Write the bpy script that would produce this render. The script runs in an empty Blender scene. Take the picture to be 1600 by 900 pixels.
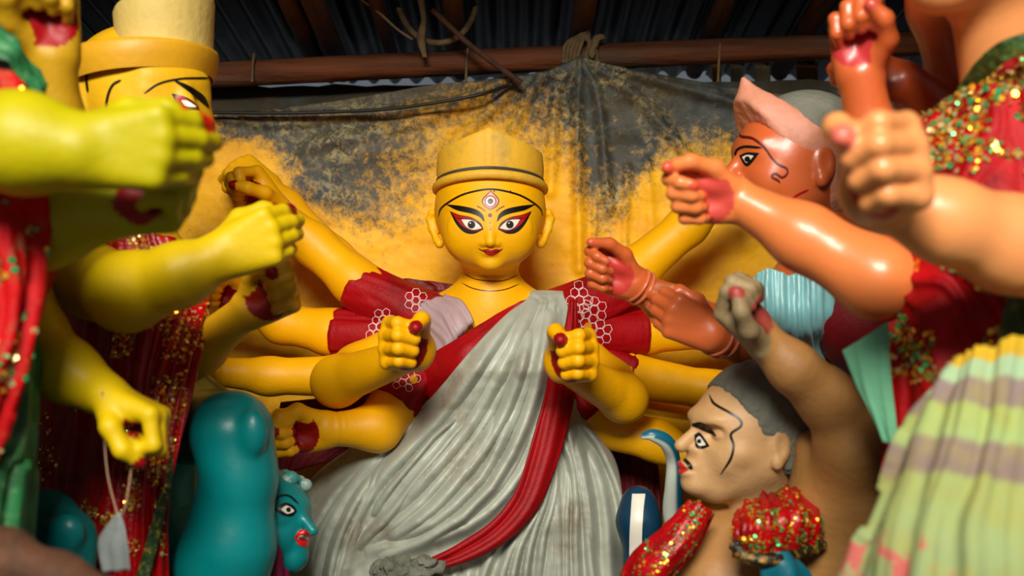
import bpy, math, random, numpy as np
from mathutils import Vector, Matrix
from mathutils.bvhtree import BVHTree

random.seed(7); RNG = np.random.default_rng(11)
SC = bpy.context.scene; COL = SC.collection
CZ = 1.55; FPX = 1600 * 35 / 36          # camera height, focal length in pixels of the 1600x900 frame

# ------------------------------------------------------------------ camera, sky, light, exposure
cam = bpy.data.cameras.new('camera'); cam_o = bpy.data.objects.new('camera', cam); COL.objects.link(cam_o)
cam_o.location = (0, 0, CZ); cam_o.rotation_euler = (math.pi / 2, 0, 0)
cam.lens = 35; cam.sensor_width = 36; cam.clip_start = .05
cam.dof.use_dof = True; cam.dof.focus_distance = 2.48; cam.dof.aperture_fstop = 2.0
SC.camera = cam_o
world = bpy.data.worlds.new('world'); SC.world = world; world.use_nodes = True
bg = world.node_tree.nodes['Background']; bg.inputs[0].default_value = (.80, .90, 1, 1); bg.inputs[1].default_value = .14

def area(name, loc, target, sx, sy, power, color):
    l = bpy.data.lights.new(name, 'AREA'); l.shape = 'RECTANGLE'; l.size = sx; l.size_y = sy
    l.energy = power; l.color = color
    o = bpy.data.objects.new(name, l); COL.objects.link(o); o.location = loc
    o.rotation_euler = (Vector(target) - Vector(loc)).to_track_quat('-Z', 'Y').to_euler()
    return o
area('daylight_from_open_front', (-.30, -1.8, 3.72), (-.02, 2.6, 1.62), 1.6, 1.0, 285, (1, .95, .85))
SC.view_settings.view_transform = 'Standard'; SC.view_settings.look = 'None'
SC.view_settings.gamma = 1; SC.view_settings.exposure = 0.0; SC.view_settings.use_curve_mapping = False

# ------------------------------------------------------------------ helpers
def P(px, py, D):
    return np.array([(px - 800) / FPX * D, D, CZ - (py - 450) / FPX * D])
def px_m(D): return D / FPX
def nrm(v):
    v = np.asarray(v, float); return v / np.linalg.norm(v)
def lin(r, g, b):
    f = lambda c: (c / 255 / 12.92) if c / 255 <= .04045 else ((c / 255 + .055) / 1.055) ** 2.4
    return (f(r), f(g), f(b))
def _hash(i, j, k):
    n = (i.astype(np.int64) * 374761393 + j.astype(np.int64) * 668265263 + k.astype(np.int64) * 2147483647 * 3) & 0x7fffffff
    n = ((n ^ (n >> 13)) * 1274126177) & 0x7fffffff
    return ((n ^ (n >> 16)) & 0xffff) / 65535.0
def vnoise(p):
    p = np.asarray(p, float); i = np.floor(p).astype(np.int64); f = p - i; f = f * f * (3 - 2 * f); r = 0
    for a in (0, 1):
        for b in (0, 1):
            for c in (0, 1):
                w = (f[..., 0] if a else 1 - f[..., 0]) * (f[..., 1] if b else 1 - f[..., 1]) * (f[..., 2] if c else 1 - f[..., 2])
                r = r + w * _hash(i[..., 0] + a, i[..., 1] + b, i[..., 2] + c)
    return r
def fbm(p, o=4):
    p = np.asarray(p, float); r = 0; a = .5; t = 0
    for _ in range(o):
        r = r + a * vnoise(p); t += a; a *= .5; p = p * 2.03 + 7.1
    return r / t
def crom(pts, n):
    """catmull-rom resample of a control polyline (m,k) to n points"""
    pts = np.asarray(pts, float); m = len(pts)
    if m == 2:
        t = np.linspace(0, 1, n)[:, None]; return pts[0] * (1 - t) + pts[1] * t
    e = np.vstack([2 * pts[0] - pts[1], pts, 2 * pts[-1] - pts[-2]])
    s = np.linspace(0, m - 1, n); i = np.minimum(s.astype(int), m - 2); t = (s - i)[:, None]
    a, b, c, d = e[i], e[i + 1], e[i + 2], e[i + 3]
    return .5 * ((2 * b) + (-a + c) * t + (2 * a - 5 * b + 4 * c - d) * t ** 2 + (-a + 3 * b - 3 * c + d) * t ** 3)

# ---------------- materials
def mat(name, color=None, rough=.5, var=.12, vscale=8, bump=.1, bscale=60, metallic=0, spec=.5, dirt=None, dirt_amt=.5, dirt_scale=5, coat=0, alpha=1, sheen=0, stretch=None):
    m = bpy.data.materials.new(name); m.use_nodes = True; nt = m.node_tree; N = nt.nodes; L = nt.links
    b = N['Principled BSDF']; b.inputs['Roughness'].default_value = rough; b.inputs['Metallic'].default_value = metallic
    b.inputs['Specular IOR Level'].default_value = spec; b.inputs['Coat Weight'].default_value = coat; b.inputs['Coat Roughness'].default_value = .15
    b.inputs['Sheen Weight'].default_value = sheen
    b.inputs['Alpha'].default_value = alpha
    tc0 = N.new('ShaderNodeTexCoord'); mp = N.new('ShaderNodeMapping'); mp.inputs['Scale'].default_value = stretch or (1, 1, 1); L.new(tc0.outputs['Object'], mp.inputs['Vector'])
    if color is None:
        a = N.new('ShaderNodeAttribute'); a.attribute_name = 'Col'; src = a.outputs['Color']
    else:
        a = N.new('ShaderNodeRGB'); a.outputs[0].default_value = (*color, 1); src = a.outputs[0]
    nz = N.new('ShaderNodeTexNoise'); nz.inputs['Scale'].default_value = vscale; nz.inputs['Detail'].default_value = 5
    L.new(mp.outputs['Vector'], nz.inputs['Vector'])
    mr = N.new('ShaderNodeMapRange'); mr.inputs[1].default_value = .3; mr.inputs[2].default_value = .7
    mr.inputs[3].default_value = 1 - var; mr.inputs[4].default_value = 1 + var; L.new(nz.outputs['Fac'], mr.inputs[0])
    mx = N.new('ShaderNodeMix'); mx.data_type = 'RGBA'; mx.blend_type = 'MULTIPLY'; mx.inputs['Factor'].default_value = 1
    L.new(src, mx.inputs['A']); L.new(mr.outputs[0], mx.inputs['B']); out = mx.outputs['Result']
    if dirt is not None:
        n2 = N.new('ShaderNodeTexNoise'); n2.inputs['Scale'].default_value = dirt_scale; n2.inputs['Detail'].default_value = 8; n2.inputs['Roughness'].default_value = .65
        L.new(mp.outputs['Vector'], n2.inputs['Vector'])
        r2 = N.new('ShaderNodeMapRange'); r2.inputs[1].default_value = .52; r2.inputs[2].default_value = .68; r2.inputs[4].default_value = dirt_amt
        L.new(n2.outputs['Fac'], r2.inputs[0])
        m2 = N.new('ShaderNodeMix'); m2.data_type = 'RGBA'; L.new(r2.outputs[0], m2.inputs['Factor']); L.new(out, m2.inputs['A'])
        m2.inputs['B'].default_value = (*dirt, 1); out = m2.outputs['Result']
    L.new(out, b.inputs['Base Color'])
    if bump:
        n3 = N.new('ShaderNodeTexNoise'); n3.inputs['Scale'].default_value = bscale; n3.inputs['Detail'].default_value = 3
        L.new(mp.outputs['Vector'], n3.inputs['Vector'])
        bp = N.new('ShaderNodeBump'); bp.inputs['Strength'].default_value = bump; bp.inputs['Distance'].default_value = .01
        L.new(n3.outputs['Fac'], bp.inputs['Height']); L.new(bp.outputs[0], b.inputs['Normal'])
    return m

# ---------------- objects
def link(name, me, material=None, parent=None, smooth=True, **kw):
    o = bpy.data.objects.new(name, me); COL.objects.link(o)
    if material is not None and not me.materials: me.materials.append(material)
    if smooth and len(me.polygons): me.polygons.foreach_set('use_smooth', np.ones(len(me.polygons), bool))
    if parent is not None: o.parent = parent; 
    for k, v in kw.items(): o[k] = v
    return o
def thing(name, label, category, group=None, loc=(0, 0, 0)):
    o = bpy.data.objects.new(name, None); COL.objects.link(o); o.empty_display_size = .1
    o['label'] = label; o['category'] = category
    if group: o['group'] = group
    return o
def qmesh(name, V, Q, C=None):
    """V (n,3), Q (m,4) quads (repeat last index = triangle), C (n,3) colours"""
    me = bpy.data.meshes.new(name); V = np.asarray(V, np.float32); Q = np.asarray(Q, np.int32)
    if len(Q) and Q.shape[1] == 4 and not np.any(Q[:, 2] == Q[:, 3]):
        me.vertices.add(len(V)); me.vertices.foreach_set('co', V.ravel())
        me.loops.add(Q.size); me.loops.foreach_set('vertex_index', Q.ravel())
        me.polygons.add(len(Q)); me.polygons.foreach_set('loop_start', np.arange(len(Q), dtype=np.int32) * 4)
        me.update(calc_edges=True); me.validate()
    else:
        me.from_pydata(V.tolist(), [], [list(dict.fromkeys(q)) for q in Q.tolist()])
    if C is not None:
        a = me.attributes.new('Col', 'FLOAT_COLOR', 'POINT')
        a.data.foreach_set('color', np.hstack([np.asarray(C, np.float32), np.ones((len(C), 1), np.float32)]).ravel())
    return me
class Acc:
    """collects several pieces of one continuous part"""
    def __init__(s): s.V = []; s.Q = []; s.C = []; s.n = 0
    def add(s, V, Q, C=None):
        s.V.append(V); s.Q.append(np.asarray(Q) + s.n); s.n += len(V); s.C.append(C if C is not None else np.ones((len(V), 3)))
    def mesh(s, name): return qmesh(name, np.vstack(s.V), np.vstack(s.Q), np.vstack(s.C))
    def arrays(s): return np.vstack(s.V), np.vstack(s.Q)
def bvh(V, Q): return BVHTree.FromPolygons([tuple(v) for v in np.asarray(V).tolist()], np.asarray(Q).tolist())
def grid_quads(nu, nv, closeu=False, closev=False):
    iu = np.arange(nu if closeu else nu - 1); iv = np.arange(nv if closev else nv - 1); a, b = np.meshgrid(iu, iv, indexing='ij')
    a2 = (a + 1) % nu; b2 = (b + 1) % nv
    return np.stack([a * nv + b, a2 * nv + b, a2 * nv + b2, a * nv + b2], -1).reshape(-1, 4)

# ---------------- signed-distance modelling: bodies, heads, hands as one continuous surface
class SDF:
    def __init__(s): s.ops = []; s.paint = []
    def _add(s, f, lo, hi, k, col, sub): s.ops.append((f, np.asarray(lo, float), np.asarray(hi, float), k, col, sub))
    def cone(s, a, b, ra, rb, k=.01, col=None, sub=False):
        a = np.asarray(a, np.float32); b = np.asarray(b, np.float32); ba = b - a; l2 = float(ba @ ba) + 1e-12
        def f(p):
            t = np.clip(((p - a) @ ba) / l2, 0, 1); q = p - a - t[..., None] * ba
            return np.sqrt((q * q).sum(-1)) - (ra + (rb - ra) * t)
        s._add(f, np.minimum(a - ra, b - rb), np.maximum(a + ra, b + rb), k, col, sub)
    def chain(s, pts, rs, k=.02, col=None):
        for i in range(len(pts) - 1): s.cone(pts[i], pts[i + 1], rs[i], rs[i + 1], k, col)
    def ell(s, c, r, R=None, k=.01, col=None, sub=False):
        c = np.asarray(c, np.float32); r = np.asarray(r, np.float32); R = np.eye(3, dtype=np.float32) if R is None else np.asarray(R, np.float32)
        def f(p):
            q = (p - c) @ R; k0 = np.sqrt(((q / r) ** 2).sum(-1)); k1 = np.sqrt(((q / (r * r)) ** 2).sum(-1)) + 1e-9
            return k0 * (k0 - 1) / k1
        m = float(r.max()); s._add(f, c - m, c + m, k, col, sub)
    def ring(s, c, ax, R, r, k=.004, col=None, sub=False):
        c = np.asarray(c, np.float32); ax = nrm(ax).astype(np.float32)
        def f(p):
            q = p - c; h = q @ ax; d = np.sqrt(np.maximum((q * q).sum(-1) - h * h, 0)); return np.sqrt((d - R) ** 2 + h * h) - r
        s._add(f, c - R - r, c + R + r, k, col, sub)
    def cut(s, c, n, k=.003):
        c = np.asarray(c, np.float32); n = nrm(n).astype(np.float32)       # removes the side n points to
        s._add(lambda p: -((p - c) @ n), c, c, k, None, True)
    def value(s, p):
        d = np.full(p.shape[:-1], 9., np.float32)
        for f, lo, hi, k, col, sub in s.ops: d = s._comb(d, f(p), k, sub)
        return d
    @staticmethod
    def _comb(a, b, k, sub):
        if sub: b = -b; h = np.maximum(k - np.abs(a - b), 0) / k; return np.maximum(a, b) + h * h * k * .25
        h = np.maximum(k - np.abs(a - b), 0) / k; return np.minimum(a, b) - h * h * k * .25
    def mesh(s, h, base=(.5, .5, .5)):
        U = [o for o in s.ops if not o[5]]
        lo = np.min([o[1] for o in U], 0) - 3 * h - .01; hi = np.max([o[2] for o in U], 0) + 3 * h + .01
        B = 8; nb = np.ceil((hi - lo) / (h * B)).astype(int)
        g = np.stack(np.meshgrid(*[np.arange(n) for n in nb], indexing='ij'), -1)
        ctr = (lo + (g + .5) * B * h).astype(np.float32); hd = B * h * .5 * 1.733 + h
        cd = []; d = np.full(ctr.shape[:-1], 9., np.float32)
        for o in s.ops:
            v = o[0](ctr); cd.append(v); d = s._comb(d, v, o[3], o[5])
        act = np.abs(d) < hd * 1.35 + .004; ia = np.argwhere(act)
        off = np.stack(np.meshgrid(*[np.arange(B)] * 3, indexing='ij'), -1).reshape(-1, 3) * h
        pts = (lo + ia[:, None, :] * B * h + off[None]).astype(np.float32); dd = np.full(pts.shape[:2], 9., np.float32); da = d[act]
        for o, v in zip(s.ops, cd):
            va = v[act]
            m = (np.abs(va) < 2.6 * hd + o[3]) if o[5] else (va < da + 2.8 * hd + o[3] + .01)
            if o[5]: m = va < 2.8 * hd + o[3]
            if m.any(): dd[m] = s._comb(dd[m], o[0](pts[m]), o[3], o[5])
        F = np.where(d < 0, -1., 1.).astype(np.float32)[..., None].repeat(B ** 3, -1); F[act] = dd
        F = F.reshape(*nb, B, B, B).transpose(0, 3, 1, 4, 2, 5).reshape(*(nb * B))
        V, Q = surface_nets(F, lo, h)
        C = np.tile(np.asarray(base, float), (len(V), 1)); best = np.full(len(V), 9.); Vf = V.astype(np.float32)
        for f, l, hh, k, col, sub in s.ops:
            if sub: continue
            m = np.all((Vf > l - .02) & (Vf < hh + .02), 1)
            if not m.any(): continue
            dv = np.full(len(V), 9.); dv[m] = f(Vf[m]); u = dv < best; best[u] = dv[u]; C[u] = base if col is None else col
        if s.paint:
            fn = np.cross(V[Q[:, 1]] - V[Q[:, 0]], V[Q[:, 2]] - V[Q[:, 0]]); Nn = np.zeros_like(V)
            for j in range(4): np.add.at(Nn, Q[:, j], fn)
            Nn /= np.linalg.norm(Nn, axis=1, keepdims=True) + 1e-12
            for fnc in s.paint: fnc(V, Nn, C)
        return V, Q, C
def surface_nets(F, org, h):
    S = F < 0; c = np.zeros(np.array(F.shape) - 1, np.int8); sl = lambda a: slice(a, None if a else -1)
    for a in (0, 1):
        for b in (0, 1):
            for e in (0, 1): c += S[sl(a), sl(b), sl(e)]
    act = (c > 0) & (c < 8); idx = np.argwhere(act); ID = np.full(c.shape, -1, np.int32); ID[act] = np.arange(len(idx))
    offs = [(a, b, e) for a in (0, 1) for b in (0, 1) for e in (0, 1)]
    val = {o: F[idx[:, 0] + o[0], idx[:, 1] + o[1], idx[:, 2] + o[2]] for o in offs}
    acc = np.zeros((len(idx), 3)); cnt = np.zeros(len(idx))
    for o in offs:
        for ax in range(3):
            if o[ax]: continue
            p = list(o); p[ax] = 1; va = val[o]; vb = val[tuple(p)]; m = (va < 0) != (vb < 0); t = va[m] / (va[m] - vb[m])
            q = np.tile(np.array(o, float), (m.sum(), 1)); q[:, ax] += t; acc[m] += q; cnt[m] += 1
    V = org + h * (idx + acc / cnt[:, None]); quads = []
    for ax in range(3):
        b, e = (ax + 1) % 3, (ax + 2) % 3
        s0 = [slice(None)] * 3; s1 = [slice(None)] * 3; s0[ax] = slice(None, -1); s1[ax] = slice(1, None)
        A = S[tuple(s0)]; df = np.argwhere(A != S[tuple(s1)])
        ok = (df[:, b] > 0) & (df[:, e] > 0) & (df[:, b] < F.shape[b] - 1) & (df[:, e] < F.shape[e] - 1); df = df[ok]
        ins = A[tuple(df.T)]; vb = np.zeros(3, int); vb[b] = 1; ve = np.zeros(3, int); ve[e] = 1
        q = np.stack([ID[tuple((df - vb - ve).T)], ID[tuple((df - ve).T)], ID[tuple(df.T)], ID[tuple((df - vb).T)]], 1)
        q[~ins] = q[~ins][:, ::-1]; quads.append(q)
    Q = np.vstack(quads); return V, Q[(Q >= 0).all(1)]

# ---------------- hands (x to the thumb, y along the fingers, z out of the palm)
FING = [(.033, .088, (.044, .028, .021)), (.011, .092, (.048, .030, .022)), (-.011, .088, (.044, .028, .021)), (-.032, .079, (.036, .024, .019))]
POSE = {
 'droop': dict(c=[(58, 22, 14), (60, 20, 14), (62, 20, 14), (64, 22, 14)], t=[(.024, .018, .010), (.044, .048, .026), (.044, .084, .042), (.032, .108, .056)]),
 'fist': dict(c=[(72, 95, 60)] * 4, t=[(.024, .018, .010), (.045, .050, .026), (.040, .080, .046), (.016, .092, .056)]),
 'hold': dict(c=[(52, 92, 50), (58, 92, 52), (62, 92, 55), (66, 92, 55)], t=[(.024, .018, .010), (.048, .048, .026), (.052, .082, .042), (.040, .108, .052)]),
 'grip': dict(c=[(60, 88, 60), (66, 90, 62), (70, 92, 62), (74, 92, 62)], t=[(.024, .018, .012), (.046, .046, .034), (.044, .075, .058), (.026, .098, .068)]),
 'point': dict(c=[(40, 80, 45), (62, 95, 55), (68, 95, 55), (72, 95, 55)], t=[(.024, .018, .010), (.050, .048, .018), (.060, .090, .030), (.050, .130, .044)]),
 'open': dict(c=[(25, 55, 35), (35, 62, 40), (45, 70, 42), (52, 75, 45)], t=[(.024, .018, .010), (.050, .045, .020), (.062, .078, .034), (.058, .108, .050)]),
}
def hand(S, W, u, n, side, s, pose, skin, palm, tip, k=1.):
    u = nrm(u); n = np.asarray(n, float); n = nrm(n - (n @ u) * u); t = side * np.cross(u, n); M = np.stack([t, u, n], 1) * s; W = np.asarray(W, float)
    G = lambda x, y, z: W + M @ np.array([x, y, z])
    ps = POSE[pose]; tips = []
    for i, (fx, fy, L) in enumerate(FING):
        S.cone(G(fx * .55, .002, 0), G(fx, fy, 0), .019 * s, .0135 * s, .014 * s, skin)
    S.ell(G(.024, .042, .012), np.array([.017, .030, .016]) * s, M / s, .012 * s, skin)
    S.ell(G(-.024, .036, .009), np.array([.015, .034, .014]) * s, M / s, .012 * s, skin)
    for i, (fx, fy, L) in enumerate(FING):
        p = np.array([fx, fy, 0.]); a = 0; r = [.0118, .0114, .0106, .0092] if i < 3 else [.0108, .0102, .0094, .0082]
        for j in range(3):
            a += math.radians(ps['c'][i][j]); q = p + L[j] * np.array([-.06 * fx / .033, math.cos(a), math.sin(a)])
            S.cone(G(*p), G(*q), r[j] * s, r[j + 1] * s, .004 * s if j else .0035 * s, skin); p = q
        tips.append((G(*p), r[3] * s * 1.12, math.cos(a), math.sin(a)))
    T = ps['t']; rr = [.017, .0145, .0125, .0098]
    for j in range(3): S.cone(G(*T[j]), G(*T[j + 1]), rr[j] * s, rr[j + 1] * s, .008 * s, skin)
    tips.append((G(*T[3]), .0098 * s * 1.25, None, None))
    Mi = np.linalg.inv(M)
    def paint(V, N, C):
        near = np.linalg.norm(V - W, axis=1) < .2 * s; I = np.where(near)[0]
        if not len(I): return
        v = V[I]; q = (v - W) @ Mi.T; nn = N[I] @ n
        m = ((q[:, 0] / .041) ** 2 + ((q[:, 1] - .048) / .036) ** 2 < 1) & (q[:, 2] > .006) & (q[:, 2] < .030) & (nn > -.2)
        C[I[m]] = palm
        for (c, r, _, _) in tips:
            m = np.linalg.norm(v - c, axis=1) < r * (1.9 if pose == 'droop' else 1.05)
            C[I[m]] = tip
    S.paint.append(paint)
def wrist_rings(S, a, b, r, skin, s=1.):
    ax = nrm(np.asarray(b) - np.asarray(a))
    for f in (0, .016): S.ring(np.asarray(b) - ax * (.018 + f), ax, r * 1.0, .0045 * s, .005, skin)

# ---------------- heads (x sideways, y up, z out of the face)
def frame(face, up=(0, 0, 1)):
    z = nrm(face); y = np.asarray(up, float); y = nrm(y - (y @ z) * z); return np.stack([np.cross(y, z), y, z], 1)
def head(S, O, R, s, skin, ear=True, nose=1., jaw=1., nosey=-.034):
    G = lambda x, y, z: np.asarray(O) + R @ (np.array([x, y, z]) * s); E = lambda c, r, k, col=skin, **kw: S.ell(G(*c), np.array(r) * s, R, k * s, col, **kw)
    E((0, .022, -.015), (.112, .122, .135), .02)
    E((0, -.035, .030), (.090, .098, .088), .05)
    for q in (-1, 1): S.cone(G(q * .055, -.065, .0), G(q * .012, -.113, .078), .036 * s, .026 * s, .05 * s, skin)
    E((0, -.112, .086), (.026, .024 * jaw, .024), .03)
    E((0, .034, .098), (.062, .018, .022), .03)
    for q in (-1, 1):
        E((q * .043, .006, .096), (.026, .014, .016), .012)
        E((q * .050, -.045, .080), (.030, .030, .026), .03)
        E((q * .014, nosey - .006, .130), (.0105, .009, .012), .008)
        if ear:
            E((q * .112, -.012, -.018), (.012, .040, .024), .01); E((q * .116, -.046, -.008), (.011, .016, .013), .01)
            E((q * .124, -.006, -.014), (.006, .022, .012), .006, sub=True)
    S.cone(G(0, .022, .112), G(0, nosey, .146 * nose), .0105 * s, .0145 * s, .016 * s, skin)
    E((0, -.069, .110), (.027, .009, .016), .010); E((0, -.085, .106), (.022, .010, .015), .010)
    return G

# ---------------- painted features that lie on a surface: found by casting from the viewpoint of the photograph onto it
CAMP = Vector((0, 0, CZ))
def cast(tree, px, py, off):
    d = Vector(P(px, py, 1.) - np.array([0, 0, CZ])).normalized(); loc, nor, i, dist = tree.ray_cast(CAMP, d, 6)
    if loc is None: return None
    if nor.dot(d) > 0: nor = -nor
    return loc + nor * off
def strip_mesh(name, tree, strips, off):
    V = []; Q = []
    for A, Bc, n, m in strips:
        A = crom(A, n); Bc = crom(Bc, n); base = len(V); ok = []
        for i in range(n):
            for j in range(m):
                p = A[i] + (Bc[i] - A[i]) * j / (m - 1); r = cast(tree, p[0], p[1], off); ok.append(r is not None); V.append(tuple(r) if r else (0, 0, 0))
        for i in range(n - 1):
            for j in range(m - 1):
                f = [i * m + j, (i + 1) * m + j, (i + 1) * m + j + 1, i * m + j + 1]
                if all(ok[t] for t in f) and max((Vector(V[base + f[0]]) - Vector(V[base + t])).length for t in f) < .04: Q.append([base + t for t in f])
    used = sorted({t for f in Q for t in f}); mp = {t: i for i, t in enumerate(used)}
    me = bpy.data.meshes.new(name); me.from_pydata([V[t] for t in used], [], [[mp[t] for t in f] for f in Q]); return me
def ribbon(pts, w, n=None, m=3, taper=True):
    n = n or max(6, len(pts) * 5); c = crom(pts, n); d = np.gradient(c, axis=0); d /= np.linalg.norm(d, axis=1, keepdims=True) + 1e-9; nn = np.stack([-d[:, 1], d[:, 0]], 1)
    ww = np.full(n, w / 2.)
    if taper: ww *= np.clip(np.minimum(np.linspace(0, 1, n), np.linspace(1, 0, n)) * 8 + .25, 0, 1)
    return (c + nn * ww[:, None], c - nn * ww[:, None], n, m)
def disc(cx, cy, rx, ry=None, n=20):
    ry = ry or rx; a = np.linspace(0, 2 * math.pi, n); o = np.stack([cx + rx * np.cos(a), cy + ry * np.sin(a)], 1)
    return (o, np.tile([[cx, cy]], (n, 1)) + (o - [cx, cy]) * .02, n, 4)
def decal(name, parent, tree, strips, off, material, **kw):
    me = strip_mesh(name, tree, strips, off)
    return link(name, me, material, parent, **kw)

# ---------------- cloth: a lofted sheet through rows of control points, with folds displaced along its normal
def loft(rows, nu, nv, fold=None):
    R = [crom(np.array([P(*p) if isinstance(p, tuple) else p for p in r], float), nu) for r in rows]; R = np.stack(R)       # (rows, nu, 3)
    G = np.stack([crom(R[:, i], nv) for i in range(nu)])                                                           # (nu, nv, 3)
    if fold is not None:
        du = np.gradient(G, axis=0); dv = np.gradient(G, axis=1); n = np.cross(du, dv); n /= np.linalg.norm(n, axis=-1, keepdims=True) + 1e-9
        n *= np.where(n[..., 1:2] > 0, -1, 1)
        u, v = np.meshgrid(np.linspace(0, 1, nu), np.linspace(0, 1, nv), indexing='ij'); G = G + n * fold(u, v)[..., None]
    return G
def sheet(name, G, material, parent=None, thick=.004, C=None, uv=False, **kw):
    nu, nv = G.shape[:2]; me = qmesh(name, G.reshape(-1, 3), grid_quads(nu, nv), C)
    if uv:
        a = me.attributes.new('uvw', 'FLOAT_VECTOR', 'POINT'); u, v = np.meshgrid(np.linspace(0, 1, nu), np.linspace(0, 1, nv), indexing='ij')
        a.data.foreach_set('vector', np.stack([u, v, u * 0], -1).astype(np.float32).ravel())
    o = link(name, me, material, parent, **kw)
    if thick: md = o.modifiers.new('thickness', 'SOLIDIFY'); md.thickness = thick; md.offset = 0
    return o
def folds(seed, freqs, amps, warp=.3, vf=1.5):
    r = np.random.default_rng(seed); ph = r.random(len(freqs)) * 6.28
    def f(u, v):
        w = u + warp * (fbm(np.stack([u * 2 + seed, v * vf, u * 0], -1), 3) - .5); d = 0
        for q, a, p in zip(freqs, amps, ph): d = d + a * (1 - np.abs(np.sin(q * w * 3.1416 + p + 1.2 * v))) ** 1.4
        return d + .3 * sum(amps) * (fbm(np.stack([u * 9 + seed, v * 9, u * 0], -1), 3) - .5)
    return f
def sequins(name, G, n, r, mats, parent, seed, mask=None, tilt=.35):
    """hundreds of tiny discs sewn to a cloth, too small to count: one object"""
    g = np.random.default_rng(seed); nu, nv = G.shape[:2]; V = []; F = []; MI = []
    du = np.gradient(G, axis=0); dv = np.gradient(G, axis=1); Nn = np.cross(du, dv); Nn /= np.linalg.norm(Nn, axis=-1, keepdims=True) + 1e-9
    for _ in range(n):
        u = g.random(); v = g.random()
        if mask is not None and not mask(u, v, g): continue
        i = int(u * (nu - 1)); j = int(v * (nv - 1)); nn = Nn[i, j] * (-1 if Nn[i, j, 1] > 0 else 1); c = G[i, j] + nn * .004 + g.normal(0, .002, 3)
        nn = nrm(nn + g.normal(0, tilt, 3)); a = nrm(np.cross(nn, [.3, .2, .9])); b = np.cross(nn, a); q = len(V); rr = r * (.6 + .8 * g.random())
        for k in range(6): V.append(tuple(c + rr * (a * math.cos(k * 1.0472) + b * math.sin(k * 1.0472))))
        F.append(list(range(q, q + 6))); MI.append(int(g.random() * len(mats)))
    me = bpy.data.meshes.new(name); me.from_pydata(V, [], F)
    for m in mats: me.materials.append(m)
    me.polygons.foreach_set('material_index', MI)
    return link(name, me, None, parent, smooth=False, kind='stuff', label='glittering gold and green sequins sewn on the cloth')
def tube(name, pts, r, material, parent=None, n=None, seg=8, rs=None, **kw):
    pts = np.array(pts, float); n = n or len(pts) * 5; c = crom(pts, n); rr = np.full(n, r) if rs is None else crom(np.array(rs)[:, None], n)[:, 0]
    V, Q = tube_arrays(c, rr, seg); return link(name, qmesh(name, V, Q), material, parent, **kw)
def tube_arrays(c, rr, seg=8):
    n = len(c); t = np.gradient(c, axis=0); t /= np.linalg.norm(t, axis=1, keepdims=True) + 1e-9; ref = np.array([.13, .21, .97]) if abs(t[0][2]) < .8 else np.array([.97, .21, .13])
    V = []
    for i in range(n):
        a = nrm(ref - (ref @ t[i]) * t[i]); ref = a; b = np.cross(t[i], a)
        for k in range(seg): V.append(c[i] + rr[i] * (a * math.cos(6.28319 * k / seg) + b * math.sin(6.28319 * k / seg)))
    Q = grid_quads(n, seg, closev=True).tolist(); V += [c[0], c[-1]]
    Q = [q[::-1] for q in Q]
    for k in range(seg):
        Q.append([n * seg, k, (k + 1) % seg, (k + 1) % seg]); Q.append([n * seg + 1, (n - 1) * seg + (k + 1) % seg, (n - 1) * seg + k, (n - 1) * seg + k])
    return np.array(V), np.array(Q)

# ------------------------------------------------------------------ materials
YEL = lin(246, 176, 0); LEM = lin(205, 190, 4); RED = lin(150, 2, 10); ORG = lin(226, 118, 58); ORG2 = lin(232, 138, 74); PINK = lin(205, 62, 62)
TEAL = lin(0, 132, 132); CLAY = lin(150, 105, 58); GREY = lin(112, 112, 96)
M_clay = mat('painted_clay', None, .48, .07, 6, .08, 90, spec=.32, dirt=lin(120, 96, 20), dirt_amt=.16, dirt_scale=5)
M_clay_old = mat('dusty_painted_clay', None, .55, .14, 7, .14, 70, dirt=lin(110, 92, 40), dirt_amt=.35, dirt_scale=7)
M_gloss = mat('glossy_painted_clay', None, .36, .07, 6, .05, 60, coat=.15)
M_teal = mat('teal_painted_clay', None, .36, .12, 5, .06, 50, dirt=lin(10, 62, 66), dirt_amt=.4, dirt_scale=4)
M_black = mat('black_paint', lin(14, 10, 8), .4, .05, bump=0); M_white = mat('white_paint', lin(228, 222, 206), .4, .04, bump=0)
M_redp = mat('red_paint', lin(170, 14, 12), .4, .06, bump=0); M_maroon = mat('maroon_paint', lin(96, 16, 14), .4, .05, bump=0)
M_iris = mat('dark_iris_paint', lin(30, 16, 8), .3, .05, bump=0); M_pinkp = mat('pink_paint', lin(226, 170, 150), .4, .05, bump=0)
M_redcloth = mat('red_cloth', lin(156, 0, 8), .55, .16, 14, .12, 120, spec=.25, dirt=lin(80, 0, 5), dirt_amt=.5, dirt_scale=9)
M_maroon_cloth = mat('dark_red_cloth', lin(104, 0, 8), .55, .2, 14, .12, 120)
M_sari = mat('off_white_silk', lin(176, 180, 164), .42, .14, 9, .06, 140, sheen=.1, dirt=lin(120, 100, 68), dirt_amt=.65, dirt_scale=6.5)
M_lav = mat('sheer_lavender_cloth', lin(186, 158, 160), .5, .1, 9, .05, 140, alpha=.82)
M_lace = mat('white_embroidery_thread', lin(226, 190, 186), .6, .1, bump=0); M_goldm = mat('gold_thread', lin(228, 160, 20), .35, .1, metallic=.5, bump=0)
M_gold = mat('gold_sequin', lin(255, 190, 60), .28, .05, metallic=.75, bump=0); M_green = mat('green_sequin', lin(60, 180, 105), .3, .05, metallic=.55, bump=0)
M_pale = mat('pale_gold_sequin', lin(250, 222, 150), .28, .05, metallic=.7, bump=0)
M_seqred = mat('crimson_brocade', lin(172, 4, 12), .32, .3, 22, .25, 160, dirt=lin(72, 2, 6), dirt_amt=.55, dirt_scale=14)
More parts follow.
